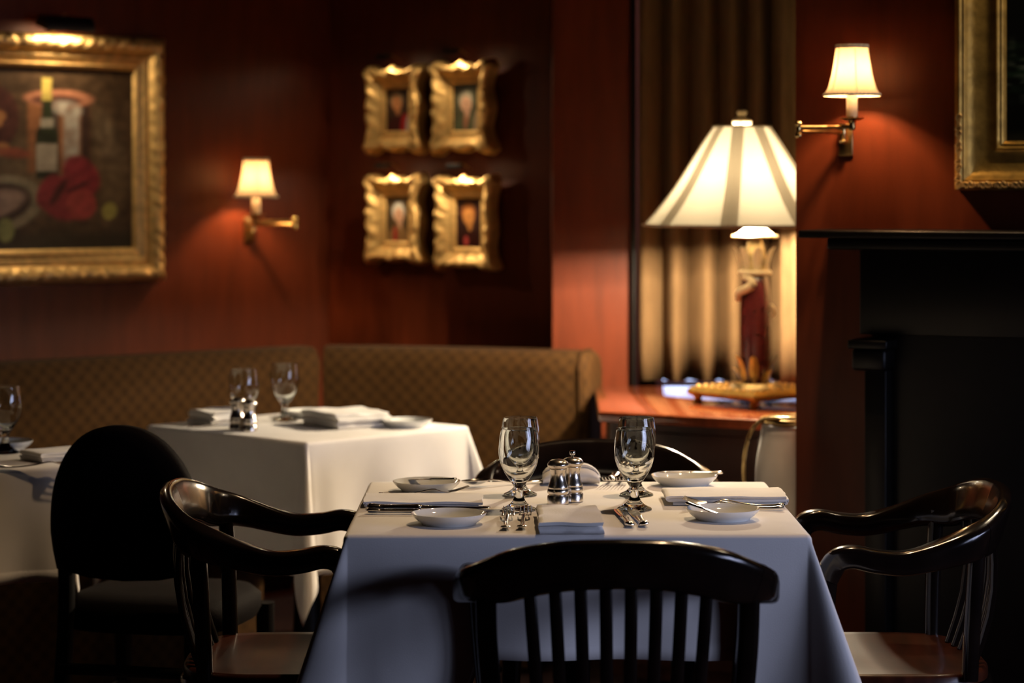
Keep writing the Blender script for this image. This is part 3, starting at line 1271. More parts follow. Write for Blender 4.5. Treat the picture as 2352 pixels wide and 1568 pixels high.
# ------------------------------------------------------------------ frames and paintings
def frame_mesh(w, h, prof, relief=None, nlen=60, scallop=None):
    """moulding round an opening w x h (local x right, z up, -y out). prof = (outward, height)"""
    v, f = [], []
    n = len(prof)
    per = []
    cs = [(w / 2, -h / 2), (w / 2, h / 2), (-w / 2, h / 2), (-w / 2, -h / 2)]
    for k in range(4):
        a, b = cs[k], cs[(k + 1) % 4]
        L = math.dist(a, b)
        N = max(4, int(nlen * L))
        for i in range(N):
            t = i / N
            per.append((k, t, L, a[0] + (b[0] - a[0]) * t, a[1] + (b[1] - a[1]) * t))
    nrm = [(1, 0), (0, 1), (-1, 0), (0, -1)]
    tan = [(0, 1), (-1, 0), (0, -1), (1, 0)]
    for (k, t, L, x, z) in per:
        for j, (o, y) in enumerate(prof):
            # mitre: lengthen the side with the offset
            e = o
            sl = (t - .5) * 2 * e
            ox = nrm[k][0] * o + tan[k][0] * sl
            oz = nrm[k][1] * o + tan[k][1] * sl
            q = (L + 2 * o)
            s = t * q
            dy = relief(k, s, q, j / (n - 1), x + ox, z + oz) if relief else 0
            so = scallop(k, t, j / (n - 1)) if scallop else 0
            v.append((x + ox + nrm[k][0] * so, -(y + dy), z + oz + nrm[k][1] * so))
    P = len(per)
    for i in range(P):
        i2 = (i + 1) % P
        for j in range(n - 1):
            f.append((i * n + j, i * n + j + 1, i2 * n + j + 1, i2 * n + j))
    return v, f


def canvas(name, w, h, nx, nz, fn, parent, y=-.012):
    v, f, cols = [], [], []
    for j in range(nz + 1):
        for i in range(nx + 1):
            u, t = i / nx, j / nz
            v.append(((u - .5) * w, y, (t - .5) * h))
            cols.append(fn(u, 1 - t))
    for j in range(nz):
        for i in range(nx):
            a = j * (nx + 1) + i
            f.append((a, a + 1, a + nx + 2, a + nx + 1))
    o = mk(name, v, f, 'oil_paint', parent, False)
    ca = o.data.color_attributes.new('Col', 'FLOAT_COLOR', 'POINT')
    flat = []
    for c in cols:
        flat += [c[0], c[1], c[2], 1.0]
    ca.data.foreach_set('color', flat)
    return o


def mixc(a, b, t):
    t = max(0.0, min(1.0, t))
    return tuple(x + (y - x) * t for x, y in zip(a, b))


def ell(u, t, cx, cz, rx, rz, ang=0, soft=.12):
    dx, dz_ = u - cx, t - cz
    ca, sa = cos(ang), sin(ang)
    x, z = dx * ca + dz_ * sa, -dx * sa + dz_ * ca
    d = math.sqrt((x / rx) ** 2 + (z / rz) ** 2)
    return max(0.0, min(1.0, (1 - d) / soft + .5))


def rectm(u, t, x0, x1, z0, z1, soft=.008):
    a = min((u - x0), (x1 - u), (t - z0), (z1 - t))
    return max(0.0, min(1.0, a / soft + .5))


# --- large still life: drawn in pixel coordinates of what can be seen, u right, t down
SLW, SLH = 0.80, 0.565


def still(u, t):
    # map to pixel-like coords: right inner edge 300, height 165..570
    x = 300 - (1 - u) * SLW / 0.00180
    y = 165 + t * 405
    n1 = noise.noise(Vector((x * .012, y * .012, 1)))
    n2 = noise.noise(Vector((x * .05, y * .05, 5)))
    c = mixc((.055, .030, .014), (.13, .075, .035), .5 + .6 * n1 + .2 * n2)
    c = mixc(c, (.20, .13, .06), .7 * ell(x, y, 90, 400, 150, 70, 0, .8))
    # table shadow at the bottom
    c = mixc(c, (.022, .017, .009), max(0, min(1, (y - 505) / 40)))
    # pale drapery at the right
    c = mixc(c, (.24, .17, .09), .75 * ell(x, y, 250, 330, 26, 70, -.3, .9) * (.6 + .6 * n2))
    c = mixc(c, (.20, .13, .06), .6 * ell(x, y, 262, 440, 30, 60, .3, .9))
    # copper bucket
    c = mixc(c, (.30, .12, .045), rectm(x, y, 88, 210, 245, 400, 8) * (1 if y < 400 else 0))
    c = mixc(c, (.07, .05, .035), rectm(x, y, 116, 150, 245, 400, 10))
    c = mixc(c, (.45, .40, .30), rectm(x, y, 160, 190, 255, 385, 9) * (.8 + .5 * n2))
    c = mixc(c, (.06, .03, .02), rectm(x, y, 193, 212, 245, 390, 8))
    c = mixc(c, (.50, .20, .10), ell(x, y, 150, 233, 68, 20, 0, .25))
    c = mixc(c, (.13, .05, .03), ell(x, y, 145, 238, 50, 12, 0, .3))
    c = mixc(c, (.55, .48, .36), ell(x, y, 165, 255, 30, 18, .2, .5) * (.7 + .7 * n2))
    # platter and fish at the left
    c = mixc(c, (.30, .24, .13), ell(x, y, 25, 470, 95, 62, -.25, .12))
    c = mixc(c, (.07, .04, .025), ell(x, y, 22, 470, 76, 45, -.25, .15))
    c = mixc(c, (.40, .26, .17), ell(x, y, 15, 470, 68, 30, -.3, .3))
    # basket of nuts
    c = mixc(c, (.09, .03, .02), ell(x, y, 12, 285, 58, 78, .2, .12))
    for k in range(14):
        cx, cz = -20 + 62 * ((k * 37 % 100) / 100), 270 + 85 * ((k * 61 % 100) / 100)
        c = mixc(c, (.48, .21, .07), .9 * ell(x, y, cx, cz, 12, 14, k, .4))
    c = mixc(c, (.28, .06, .03), .8 * ell(x, y, 60, 355, 35, 12, .1, .4))
    # bottle
    c = mixc(c, (.022, .026, .012), rectm(x, y, 104, 147, 322, 412, 6))
    c = mixc(c, (.022, .026, .012), ell(x, y, 126, 318, 22, 30, 0, .2))
    c = mixc(c, (.03, .035, .014), rectm(x, y, 117, 136, 232, 312, 4))
    c = mixc(c, (.62, .46, .10), rectm(x, y, 116, 135, 188, 238, 4))
    c = mixc(c, (.40, .33, .22), rectm(x, y, 105, 146, 334, 395, 4))
    c = mixc(c, (.42, .36, .25), .8 * rectm(x, y, 113, 139, 278, 298, 5))
    # lobster
    red = (.27, .03, .035)
    c = mixc(c, red, ell(x, y, 195, 405, 34, 48, -.5, .2))
    c = mixc(c, red, ell(x, y, 165, 455, 52, 50, .3, .2))
    c = mixc(c, (.42, .06, .05), ell(x, y, 195, 470, 30, 34, 0, .3))
    c = mixc(c, red, ell(x, y, 130, 440, 22, 40, .4, .25))
    c = mixc(c, (.06, .012, .012), .9 * ell(x, y, 150, 440, 8, 34, .5, .5))
    c = mixc(c, (.06, .012, .012), .8 * ell(x, y, 188, 430, 26, 5, -.5, .6))
    # lemons
    c = mixc(c, (.42, .36, .08), ell(x, y, 252, 485, 15, 20, .2, .3))
    c = mixc(c, (.30, .30, .09), ell(x, y, 45, 525, 17, 26, 0, .3))
    k = .88 + .30 * n2 + .12 * noise.noise(Vector((x * .13, y * .13, 9)))
    return tuple(q * k for q in c)


def carve(k, s, L, j, x, z):
    a = 0.0
    if j > .52:
        a += .007 * (noise.noise(Vector((x * 42, z * 42, 2))) + .35 * sin(s * 150)) * min(1, (j - .52) / .12) * (1 if j < .97 else 0)
    elif .3 < j < .5:
        a += .0012 * sin(s * 520)
    return a


pr_big = [(-.004, .010), (.0, .014), (.004, .024), (.012, .026), (.016, .021), (.030, .024), (.034, .030), (.044, .030), (.046, .027), (.050, .031), (.056, .042),
          (.064, .050), (.072, .055), (.080, .057), (.088, .055), (.096, .049), (.102, .040), (.105, .028), (.105, .0)]
z_top, z_bot = 1.848, 1.071
gp = LW(300)
dxl = Vector((cos(LA), sin(LA), 0))
ctr = gp - dxl * (SLW / 2)
pt = thing('still_life_painting', 'large gilt-framed still life with wine bottle and lobster on the left wall', 'painting',
           (ctr.x, ctr.y, (z_top + z_bot) / 2), LA)
v, f = frame_mesh(SLW, SLH, pr_big, carve, 190)
mk('frame', v, f, 'gold', pt, True, None, 60)
canvas('canvas', SLW, SLH, 200, 150, still, pt)
# picture light above the still life
pl = thing('picture_light', 'black picture light above the large still life', 'lamp', (0, 0, 0), LA)


def picture_light(t, loc, ln, rad, watts, arm=.10, standoff=.10, col=WARM, zdrop=0.0):
    """half-tube reflector on an arm; light inside shines down and back to the wall"""
    t.location = loc
    n = 14
    v, f = [], []
    for i, x in enumerate((-ln / 2, ln / 2)):
        for rr in (rad, rad * .86):
            for k in range(n + 1):
                a = R(-20) + (PI + R(5)) * k / n
                v.append((x, -standoff - rr * cos(a), rr * sin(a)))
    m = n + 1
    for k in range(n):
        f.append((k, k + 1, 2 * m + k + 1, 2 * m + k))
        f.append((m + k, m + k + 1, 3 * m + k + 1, 3 * m + k))
    for b in (0, 2 * m):
        f.append(tuple(b + k for k in range(m)))
        for k in range(n):
            f.append((b + k, b + k + 1, b + m + k + 1, b + m + k))
    for k in (0, n):
        f.append((k, m + k, 3 * m + k, 2 * m + k))
    mk('reflector', v, f, 'housing_black', t, True, None, 40)
    tube('arm', [(0, -.005, -rad * .5), (0, -standoff * .5, rad * .9), (0, -standoff, rad)], rad * .16, 'brass', t)
    tube('lamp_tube', [(-ln * .36, -standoff, rad * .2), (ln * .36, -standoff, rad * .2)], rad * .28, 'bulb_glow', t)
    d = bpy.data.lights.new('picture_bulb', 'AREA')
    d.shape = 'RECTANGLE'
    d.size, d.size_y = ln * .8, rad * .7
    d.energy = watts
    d.color = col
    o = bpy.data.objects.new('picture_bulb', d)
    C.objects.link(o)
    o.parent = t
    o.location = (0, -standoff, -rad * .12)
    o.rotation_euler = (R(-14), 0, 0)
    return t


lp = LW(116)
picture_light(pl, (lp.x, lp.y, W(150, 62, 7.40).z), .17, .038, 2.3, standoff=.085)


# --- four small portraits in scalloped gilt frames
def portrait(kind):
    def fn(u, t):
        n1 = noise.noise(Vector((u * 6, t * 9, kind)))
        bg = [(.035, .018, .010), (.05, .045, .022), (.045, .028, .012), (.02, .007, .006)][kind]
        c = mixc(bg, tuple(2 * q for q in bg), .4 + .5 * n1)
        skin = [(.55, .22, .08), (.62, .34, .20), (.60, .32, .18), (.50, .20, .05)][kind]
        coat = [(.06, .012, .01), (.10, .11, .05), (.26, .14, .05), (.03, .006, .005)][kind]
        c = mixc(c, coat, ell(u, t, .52, 1.02, .50, .38, 0, .2))
        if kind == 0:
            c = mixc(c, (.42, .02, .02), ell(u, t, .78, .84, .15, .26, .25, .3))
            c = mixc(c, (.50, .48, .44), ell(u, t, .98, .88, .13, .26, .1, .3))
        if kind == 1:
            c = mixc(c, (.45, .30, .16), ell(u, t, .95, .85, .14, .30, .2, .35))
            c = mixc(c, (.40, .16, .08), ell(u, t, .52, .75, .10, .22, .2, .4))
        if kind == 2:
            c = mixc(c, (.34, .02, .02), ell(u, t, .40, .86, .09, .20, 0, .3))
        if kind == 3:
            c = mixc(c, (.45, .06, .05), ell(u, t, .40, .86, .09, .10, 0, .3))
        hx, hz = [(.46, .33), (.52, .42), (.55, .40), (.50, .36)][kind]
        hair = [(.30, .20, .10), (.34, .30, .20), (.50, .46, .36), (.24, .08, .02)][kind]
        c = mixc(c, hair, ell(u, t, hx - .02, hz - .07, .27, .20, 0, .25))
        c = mixc(c, skin, ell(u, t, hx, hz + .02, .21, .17, .15, .3))
        c = mixc(c, skin, .8 * ell(u, t, hx + .05, hz + .20, .10, .10, 0, .4))
        c = mixc(c, tuple(q * .35 for q in skin), .6 * ell(u, t, hx + .04, hz - .01, .13, .022, .1, .6))
        c = mixc(c, tuple(q * .4 for q in skin), .5 * ell(u, t, hx + .04, hz + .10, .06, .016, .1, .6))
        return c
    return fn


pr_small = [(-.003, .014), (.0, .020), (.005, .026), (.010, .028), (.014, .026), (.020, .030), (.028, .039), (.036, .048), (.044, .055), (.052, .058), (.058, .056), (.062, .048), (.063, .030), (.063, .0)]


def carve_s(sd):
    def fn(k, s, L, j, x, z):
        if .42 < j < .97:
            return .0065 * noise.noise(Vector((x * 60, z * 60, sd))) + .003 * sin(s * 130)
        return 0
    return fn


def scal(sd):
    def fn(k, t, j):
        if j < .5:
            return 0
        a = (j - .5) * 2
        return a * (.013 * (abs(2 * t - 1) ** 2.2) + .006 * cos(4 * PI * t) - .003 + .003 * sin(14 * t + sd))
    return fn


smalls = [(921, 252, .230, .270, 0, 'upper left', 'red-coated sitter'), (1077, 246, .235, .280, 1, 'upper right', 'white-haired sitter in olive'),
          (921, 503, .230, .276, 2, 'lower left', 'white-haired sitter in brown'), (1084, 512, .235, .288, 3, 'lower right', 'orange face on a black ground')]
for i, (px, py, w, h, kind, pos, who) in enumerate(smalls):
    q = MW(px)
    zc = W(px, py, q.y - .03).z
    t = thing('portrait_painting', f'{pos} of the four small gilt-framed portraits', 'painting', (q.x, q.y, zc), MA, 'four small portraits')
    v, f = frame_mesh(w - .126, h - .126, pr_small, carve_s(i * 3.3), 260, scal(i))
    mk('frame', v, f, 'gold', t, True, None, 60)
    canvas('canvas', w - .126, h - .126, 40, 60, portrait(kind), t, -.016)
    m = MB()
    vv, ff = lathe_vf([(0, .0), (.010, .0), (.014, .006), (.012, .012), (.006, .018), (0, .020)], 14)
    for a in vv:
        m.v.append(Vector((a[0], -.040 + a[1], h / 2 - .008 + a[2])))
    m.f += ff
    m.build('crest_ornament', 'gold', t)
    pl = thing('picture_light', f'small dark picture light over the {pos} small portrait', 'lamp', (0, 0, 0), MA, 'small picture lights')
    picture_light(pl, (q.x, q.y, zc + h / 2 + .035), .055, .012, [.3, .75, .85, 1.25][i], standoff=.085)


# --- large dark landscape at the right
def landscape(u, t):
    x, y = u * 1.0, t
    n1 = noise.noise(Vector((u * 9, t * 30, 2)))
    n2 = noise.noise(Vector((u * 30, t * 60, 7)))
    c = (.004, .004, .003)
    if t > .55:
        k = max(0, 1 - abs(t - .74) / .14)
        c = mixc(c, (.02, .045, .02), k * max(0, .25 + n1 + .6 * n2))
        c = mixc(c, (.09, .10, .07), max(0, k * (n2 - .15) * 1.6))
    if t > .93:
        c = mixc(c, (.06, .05, .02), max(0, min(1, (t - .93) * 10 + u * .5 - .3)))
    return c


qr = RW(2203)
ux = Vector((cos(RA), sin(RA), 0))
zb = W(2203, 437, qr.y).z
LWd, LH = 0.80, 0.62
bw = .112
pr_r = [(-.003, .008), (0, .016), (.004, .024), (.007, .026), (.009, .022), (.013, .028), (.017, .030), (.020, .024), (.026, .022), (.045, .024), (.066, .030), (.080, .038), (.084, .046),
        (.088, .050), (.092, .048), (.098, .053), (.104, .052), (.108, .046), (.112, .040), (.112, 0)]
ctr = qr + ux * (bw + LWd / 2)
t = thing('landscape_painting', 'dark landscape in a wide plain gilt frame at the upper right', 'painting', (ctr.x, ctr.y, zb + bw + LH / 2), RA)
v, f = frame_mesh(LWd, LH, pr_r, None, 60)
mk('frame', v, f, 'gold_dull', t, True, None, 40)
canvas('canvas', LWd, LH, 160, 120, landscape, t)


# scrolled ornament strips on the corner of the outer moulding
def scroll_vf(x, z, ang, s=1.0):
    pts = []
    for i in range(22):
        a = i / 21 * 3.6 * PI
        r = .0016 + .0038 * (1 - i / 21)
        pts.append((r * cos(a) - .006 + i * .0006, r * sin(a)))
    ca, sa = cos(ang), sin(ang)
    return tube_vf([(x + s * (p[0] * ca - p[1] * sa), -.055, z + s * (p[0] * sa + p[1] * ca)) for p in pts], .0021 * s, 6, (0, 1, 0))


for k in range(9):
    zz = -LH / 2 - bw + .012 + .019 * k
    mk('scroll', *scroll_vf(-LWd / 2 - bw + .0125, zz, R(90 if k % 2 else -90), 1.35), 'gold', t)
for k in range(8):
    xx = -LWd / 2 - bw + .026 + .019 * k
    mk('scroll', *scroll_vf(xx, -LH / 2 - bw + .0125, R(0 if k % 2 else 180), 1.35), 'gold', t)
pl = thing('picture_light', 'picture light at the top of the dark landscape frame', 'lamp', (0, 0, 0), RA)
picture_light(pl, (ctr.x, ctr.y, zb + 2 * bw + LH + .05), .32, .028, 4.0, standoff=.14)


# ------------------------------------------------------------------ wall sconces
def sconce(wall_pt, ang, side, zc, label, standoff, shift, sc=1.0, watts=SCONCE_W):
    """wall_pt = foot of the candle on the wall; side = -1 knuckle swings left, +1 right"""
    t = thing('wall_sconce', label, 'lamp', (wall_pt.x, wall_pt.y, zc), ang, 'brass wall sconces with cloth shades')
    t.scale = (sc, sc, sc)
    s = standoff / sc
    cx, cyy = 0.0, -s
    # bell shade: 0 is the shade's bottom
    prof = [(.0660, 0.0), (.0590, .011), (.0528, .027), (.0478, .046), (.0438, .068), (.0404, .090), (.0372, .1135)]

    def wob(a, z):
        return 1 - .018 * abs(sin(3 * a))
    v, f = lathe_vf(cr(prof, 3), 60, (cx, cyy, 0), False, wob)
    sh = mk('lamp_shade', v, f, 'sconce_cloth', t, True, None, 80)
    lathe('top_light_block', [(0, .112), (.036, .112), (.036, .1125), (0, .1125)], 'sconce_cloth', sh, 32, (cx, cyy, 0))  # unseen disc added across the open top to keep light off the upper wall
    for k in range(6):
        a = k * PI / 3 + R(-62)
        tube('seam', [(cx + r * cos(a) * 1.004, cyy + r * sin(a) * 1.004, z) for r, z in cr(prof, 3)], .0008, 'braid', sh, 6)
    lathe('shade_braid', [(.0655, -.003), (.0672, 0), (.0660, .004), (.0645, .004), (.0645, -.003), (.0655, -.003)], 'braid', sh, 48, (cx, cyy, 0))
    lathe('shade_braid', [(.0372, .107), (.0388, .110), (.0386, .116), (.0368, .116), (.0366, .107)], 'braid', sh, 40, (cx, cyy, 0))
    lathe('candle', [(0, -.052), (.0128, -.052), (.0128, .030), (.010, .034), (0, .034)], 'candle_ivory', t, 20, (cx, cyy, 0))
    lathe('bulb', cr([(0, .034), (.005, .036), (.008, .044), (.009, .052), (.006, .060), (.002, .064), (0, .065)], 3), 'bulb_glow', t, 16, (cx, cyy, 0))
    lathe('drip_dish', cr([(0, -.060), (.012, -.060), (.026, -.056), (.029, -.053), (.026, -.054), (.014, -.056), (.0145, -.050), (0, -.050)], 2), 'brass', t, 28, (cx, cyy, 0))
    lathe('socket_cup', [(0, -.082), (.006, -.082), (.009, -.074), (.007, -.066), (.010, -.060), (0, -.060)], 'brass', t, 20, (cx, cyy, 0))
    bx = shift / sc
    box('backplate', bx - .018, bx + .018, -.008, 0, -.140, -.062, 'brass', t, .003)
    kx, ky = bx + side * .070, -s * .9 - .045
    tube('swing_arm', [(bx, -.006, -.084), (bx, -.028, -.084), (kx, ky, -.084)], .0048, 'brass', t, 10)
    tube('swing_arm', [(kx, ky, -.074), (cx, cyy, -.074)], .0048, 'brass', t, 10)
    lathe('knuckle', cr([(0, -.100), (.006, -.099), (.009, -.092), (.0065, -.086), (.0065, -.072), (.009, -.066), (.006, -.060), (0, -.059)], 2), 'brass_bright', t, 18, (kx, ky, 0))
    lathe('knuckle', cr([(0, -.112), (.006, -.111), (.010, -.104), (.008, -.098), (.008, -.072), (.010, -.066), (0, -.063)], 2), 'brass_bright', t, 18, (bx, -.026, 0))
    d = bpy.data.lights.new('sconce_bulb', 'POINT')
    d.energy = watts
    d.color = WARM2
    d.shadow_soft_size = .016
    o = bpy.data.objects.new('sconce_bulb', d)
    C.objects.link(o)
    o.parent = t
    o.location = (cx, cyy, .050)
    for ch_ in t.children:
        if ch_.name.startswith('bulb'):
            ch_.visible_shadow = True
    return t


def foot_for(px, b, a, ang, s):
    """wall foot point so that a candle standing off by s is seen at px"""
    x = (px - 1176.0) / FPX
    n = Vector((sin(ang), -cos(ang), 0))
    # candle = wall + n s : lies on plane Y - bX = a + (n.y - b n.x) s
    a2 = a + (n.y - b * n.x) * s
    Y = a2 / (1 - b * x)
    return Vector((x * Y, Y, 0)) - n * s, Y


ft, Yc = foot_for(588, .90, 8.813, LA, .12)
sconce(ft, LA, 1, W(588, 452, Yc).z, 'brass sconce with lit shade on the left wall beside the still life', .12, .055, 1.09)
ft, Yc = foot_for(1957, -.47, 6.07, RA, .11)
sconce(ft, RA, -1, W(1957, 218, Yc).z, 'brass sconce with lit shade above the dark mantel at the right', .11, -.048, 1.0)


# ------------------------------------------------------------------ fireplace mantel
mw = RW(2012)
t = thing('fireplace_mantel', 'black fireplace mantel against the right wall', 'fireplace', (mw.x, mw.y, 0), RA)
zsh = W(1975, 529, mw.y - .2).z
box('mantel_shelf', -.112, 1.5, -.24, 0, zsh - .018, zsh, 'black_wood', t, .004)
box('shelf_moulding', -.06, 1.44, -.19, 0, zsh - .045, zsh - .018, 'black_wood', t, .006)
box('frieze', 0, 1.40, -.13, 0, zsh - .24, zsh - .045, 'black_wood', t, .003)
zc_ = W(1975, 781, mw.y - .17).z
for x0 in (-.012, 1.32):
    box('capital', x0, x0 + .092, -.185, -.002, zc_ - .02, zc_, 'black_wood', t, .003)
    box('capital', x0 + .006, x0 + .086, -.175, -.002, zc_ - .07, zc_ - .02, 'black_wood', t, .008)
    box('pilaster', x0 + .03, x0 + .08, -.15, -.002, .12, zc_ - .07, 'black_wood', t, .002)
    box('plinth', x0 + .02, x0 + .088, -.17, -.002, 0, .12, 'black_wood', t, .003)
box('surround_panel', .05, 1.36, -.10, -.002, .0, zsh - .2, 'black_wood', t)


# ------------------------------------------------------------------ console, curtain, table lamp, tray, wine bucket
ZC = .78
pc = [T(1374, 945, ZC), T(1828, 968, ZC)]
p0, p1 = pc
dd = (p1 - p0).normalized()
p2 = p1 + dd * .35
poly = [Vector((p0.x, p0.y)), Vector((p2.x, p2.y)), Vector((p2.x + .05, 7.20)), Vector((.252, 7.20)), Vector((p0.x + .014, 7.02))]


def prism(name, pl2, z0, z1, m, parent=None, bev=0.0):
    n = len(pl2)
    v = [(p.x, p.y, z0) for p in pl2] + [(p.x, p.y, z1) for p in pl2]
    f = [tuple(range(n)), tuple(range(n, 2 * n))] + [(i, (i + 1) % n, n + (i + 1) % n, n + i) for i in range(n)]
    me = bpy.data.meshes.new(name)
    me.from_pydata(v, [], f)
    bm = bmesh.new()
    bm.from_mesh(me)
    bmesh.ops.recalc_face_normals(bm, faces=bm.faces)
    if bev:
        bmesh.ops.bevel(bm, geom=list(bm.edges), offset=bev, segments=3, affect='EDGES', profile=.5)
    bm.to_mesh(me)
    bm.free()
    me.materials.append(MATS[m])
    me.polygons.foreach_set('use_smooth', [True] * len(me.polygons))
    me.set_sharp_from_angle(angle=R(45))
    return link(bpy.data.objects.new(name, me), parent)


con = thing('console', 'polished reddish wood console under the table lamp', 'console', (0, 0, 0))
prism('console_top', poly, ZC - .028, ZC, 'console_wood', con, .006)
nrm2 = Vector((-dd.y, dd.x))
inner = [poly[0] + nrm2 * .03 + Vector((dd.x, dd.y)) * .02, poly[1] + nrm2 * .03, poly[2] + Vector((0, -.01)), poly[3] + Vector((.03, -.01)), poly[4] + Vector((.03, 0))]
prism('console_body', inner, .08, ZC - .028, 'console_dark', con, .004)
ql = [(inner[0].lerp(inner[1], a)) for a in (.04, .48, .52, .96)]
for a, b in ((0, 1), (2, 3)):
    pp = [ql[a], ql[b], ql[b] - nrm2 * .008, ql[a] - nrm2 * .008]
    dr = prism('drawer', pp, ZC - .17, ZC - .05, 'console_dark', con, .002)
    pp = [ql[a], ql[b], ql[b] - nrm2 * .008, ql[a] - nrm2 * .008]
    prism('cabinet_door', pp, .12, ZC - .19, 'console_dark', con, .002)


def curtain(name, base, z0, z1, amp, per, label, seed=0):
    N = 220
    pts = []
    B = cr(base, 40)
    acc = 0
    v, f = [], []
    rows = 14
    for i, p in enumerate(B):
        a, b = Vector(B[max(0, i - 1)]), Vector(B[min(len(B) - 1, i + 1)])
        if i:
            acc += math.dist(B[i], B[i - 1])
        d = (b - a).normalized()
        n = Vector((-d.y, d.x))
        for k in range(rows + 1):
            u = k / rows
            ph = 2 * PI * acc / per + .9 * noise.noise(Vector((acc * 5, seed, u * .4))) + seed
            w = sin(ph) + .28 * sin(2 * ph + .6)
            am = amp * (.8 + .35 * noise.noise(Vector((acc * 7, 3 + seed, 0)))) * (1 + .12 * (1 - u))
            q = Vector(p) + n * (am * w) + d * (.25 * amp * cos(ph))
            v.append((q.x, q.y, z0 + (z1 - z0) * u))
    m = rows + 1
    for i in range(len(B) - 1):
        for k in range(rows):
            f.append((i * m + k, i * m + k + 1, (i + 1) * m + k + 1, (i + 1) * m + k))
    o = mk(name, v, f, 'curtain_cloth', None, True, None, 80)
    sol = o.modifiers.new('thickness', 'SOLIDIFY')
    sol.thickness = .003
    return tag(o, label, 'curtain')


curtain('curtain', [(.386, 7.40), (.43, 7.365), (.52, 7.345), (.64, 7.335), (.76, 7.32), (.90, 7.31)], .787, 2.7, .056, .082, 'taupe pleated curtain hanging left of and behind the table lamp', 1)
curtain('curtain', [(.800, 7.10), (.835, 6.95), (.865, 6.80), (.93, 6.64), (1.02, 6.52)], .80, 2.7, .020, .085, 'curtain panel at the wall edge, brightly lit by the table lamp', 2.2)

# table lamp
LX, LY = W(1704, 900, 6.60).x, 6.60
lamp = thing('table_lamp', 'large table lamp with a white panelled eight-sided shade', 'lamp', (LX, LY, ZC), 0)
SB, ST = W(1704, 517, LY).z - ZC, W(1704, 290, LY).z - ZC
RB, RT = .272, .078
rot = R(-90 - 13)


def oct_pt(i, r, z, extra=0.0):
    a = rot + i * PI / 4 + extra
    return Vector((r * cos(a), r * sin(a), z))


shade_root = None
rows = 8
for i in range(8):
    v, f = [], []
    for k in range(rows + 1):
        u = k / rows
        r = RB + (RT - RB) * (u + .10 * sin(PI * u) * (1 - u))
        z = SB + (ST - SB) * u
        A, B = oct_pt(i, r, z), oct_pt(i + 1, r, z)
        hw = .025 - .007 * u
        ed = (B - A).normalized()
        A, B = A + ed * hw, B - ed * hw
        for c_ in range(7):
            v.append(A.lerp(B, c_ / 6))
    for k in range(rows):
        for c_ in range(6):
            a = k * 7 + c_
            f.append((a, a + 1, a + 8, a + 7))
    o = mk('shade_panel', v, f, 'shade_panel', lamp, False)
    # wide opaque rib over the ridge
    v, f = [], []
    for k in range(rows + 1):
        u = k / rows
        r = RB + (RT - RB) * (u + .10 * sin(PI * u) * (1 - u))
        z = SB + (ST - SB) * u
        c0 = oct_pt(i, r, z)
        e1 = (oct_pt(i + 1, r, z) - c0).normalized()
        e2 = (oct_pt(i - 1, r, z) - c0).normalized()
        hw = .025 - .007 * u
        v += [c0 + e2 * hw, c0, c0 + e1 * hw]
    for k in range(rows):
        for c_ in range(2):
            a = k * 3 + c_
            f.append((a, a + 1, a + 4, a + 3))
    mk('shade_rib', v, f, 'shade_rib', lamp, False)
for z, r in ((SB, RB), (ST, RT)):
    pts = [oct_pt(i, r + .0015, z) for i in range(9)]
    tube('shade_trim', pts, .0034, 'shade_rib', lamp, 8)
# finial and harp top
lathe('finial', cr([(0, ST + .002), (.020, ST + .002), (.026, ST + .010), (.025, ST + .018), (.014, ST + .024), (.010, ST + .028), (.012, ST + .032), (0, ST + .034)], 3), 'ivory_paint', lamp, 24)
for k in range(5):
    a = 2 * PI * k / 5
    lathe('finial_bead', [(0, -.006), (.0045, -.004), (.006, 0), (.0045, .004), (0, .006)], 'ivory_paint', lamp, 10, (.009 * cos(a), .009 * sin(a), ST + .038))
for k in range(4):
    a = rot + k * PI / 2
    tube('shade_spider', [(.01 * cos(a), .01 * sin(a), ST), (RT * cos(a), RT * sin(a), ST)], .0016, 'brass', lamp, 6)
BZ = 1.325 - ZC
lathe('bulb', cr([(0, BZ - .055), (.009, BZ - .050), (.010, BZ - .022), (.020, BZ - .006), (.022, BZ + .004), (.014, BZ + .018), (0, BZ + .022)], 3), 'bulb_glow', lamp, 20)
tube('harp', cr([(0.018, 0, BZ - .05), (.055, 0, BZ - .01), (.06, 0, BZ + .06), (.03, 0, ST - .02), (0, 0, ST)], 5), .002, 'brass', lamp, 6)
tube('harp', cr([(-0.018, 0, BZ - .05), (-.055, 0, BZ - .01), (-.06, 0, BZ + .06), (-.03, 0, ST - .02), (0, 0, ST)], 5), .002, 'brass', lamp, 6)


def LZ(py):
    return W(1704, py, LY).z - ZC


ox = .036  # the body sits a little right of the shade's axis in view
# cap, disc, leaf cup, ring
lathe('socket_cap', cr([(0, LZ(515)), (.022, LZ(517)), (.034, LZ(526)), (.046, LZ(534)), (.050, LZ(540)), (0, LZ(541))], 3), 'ivory_paint', lamp, 28, (ox, 0, 0))
lathe('disc', [(0, LZ(548)), (.060, LZ(546)), (.064, LZ(542)), (.060, LZ(539)), (0, LZ(539))], 'bronze', lamp, 32, (ox, 0, 0))
lathe('neck', cr([(.018, LZ(547)), (.024, LZ(565)), (.032, LZ(595)), (.038, LZ(622))], 3), 'bronze', lamp, 24, (ox, 0, 0))


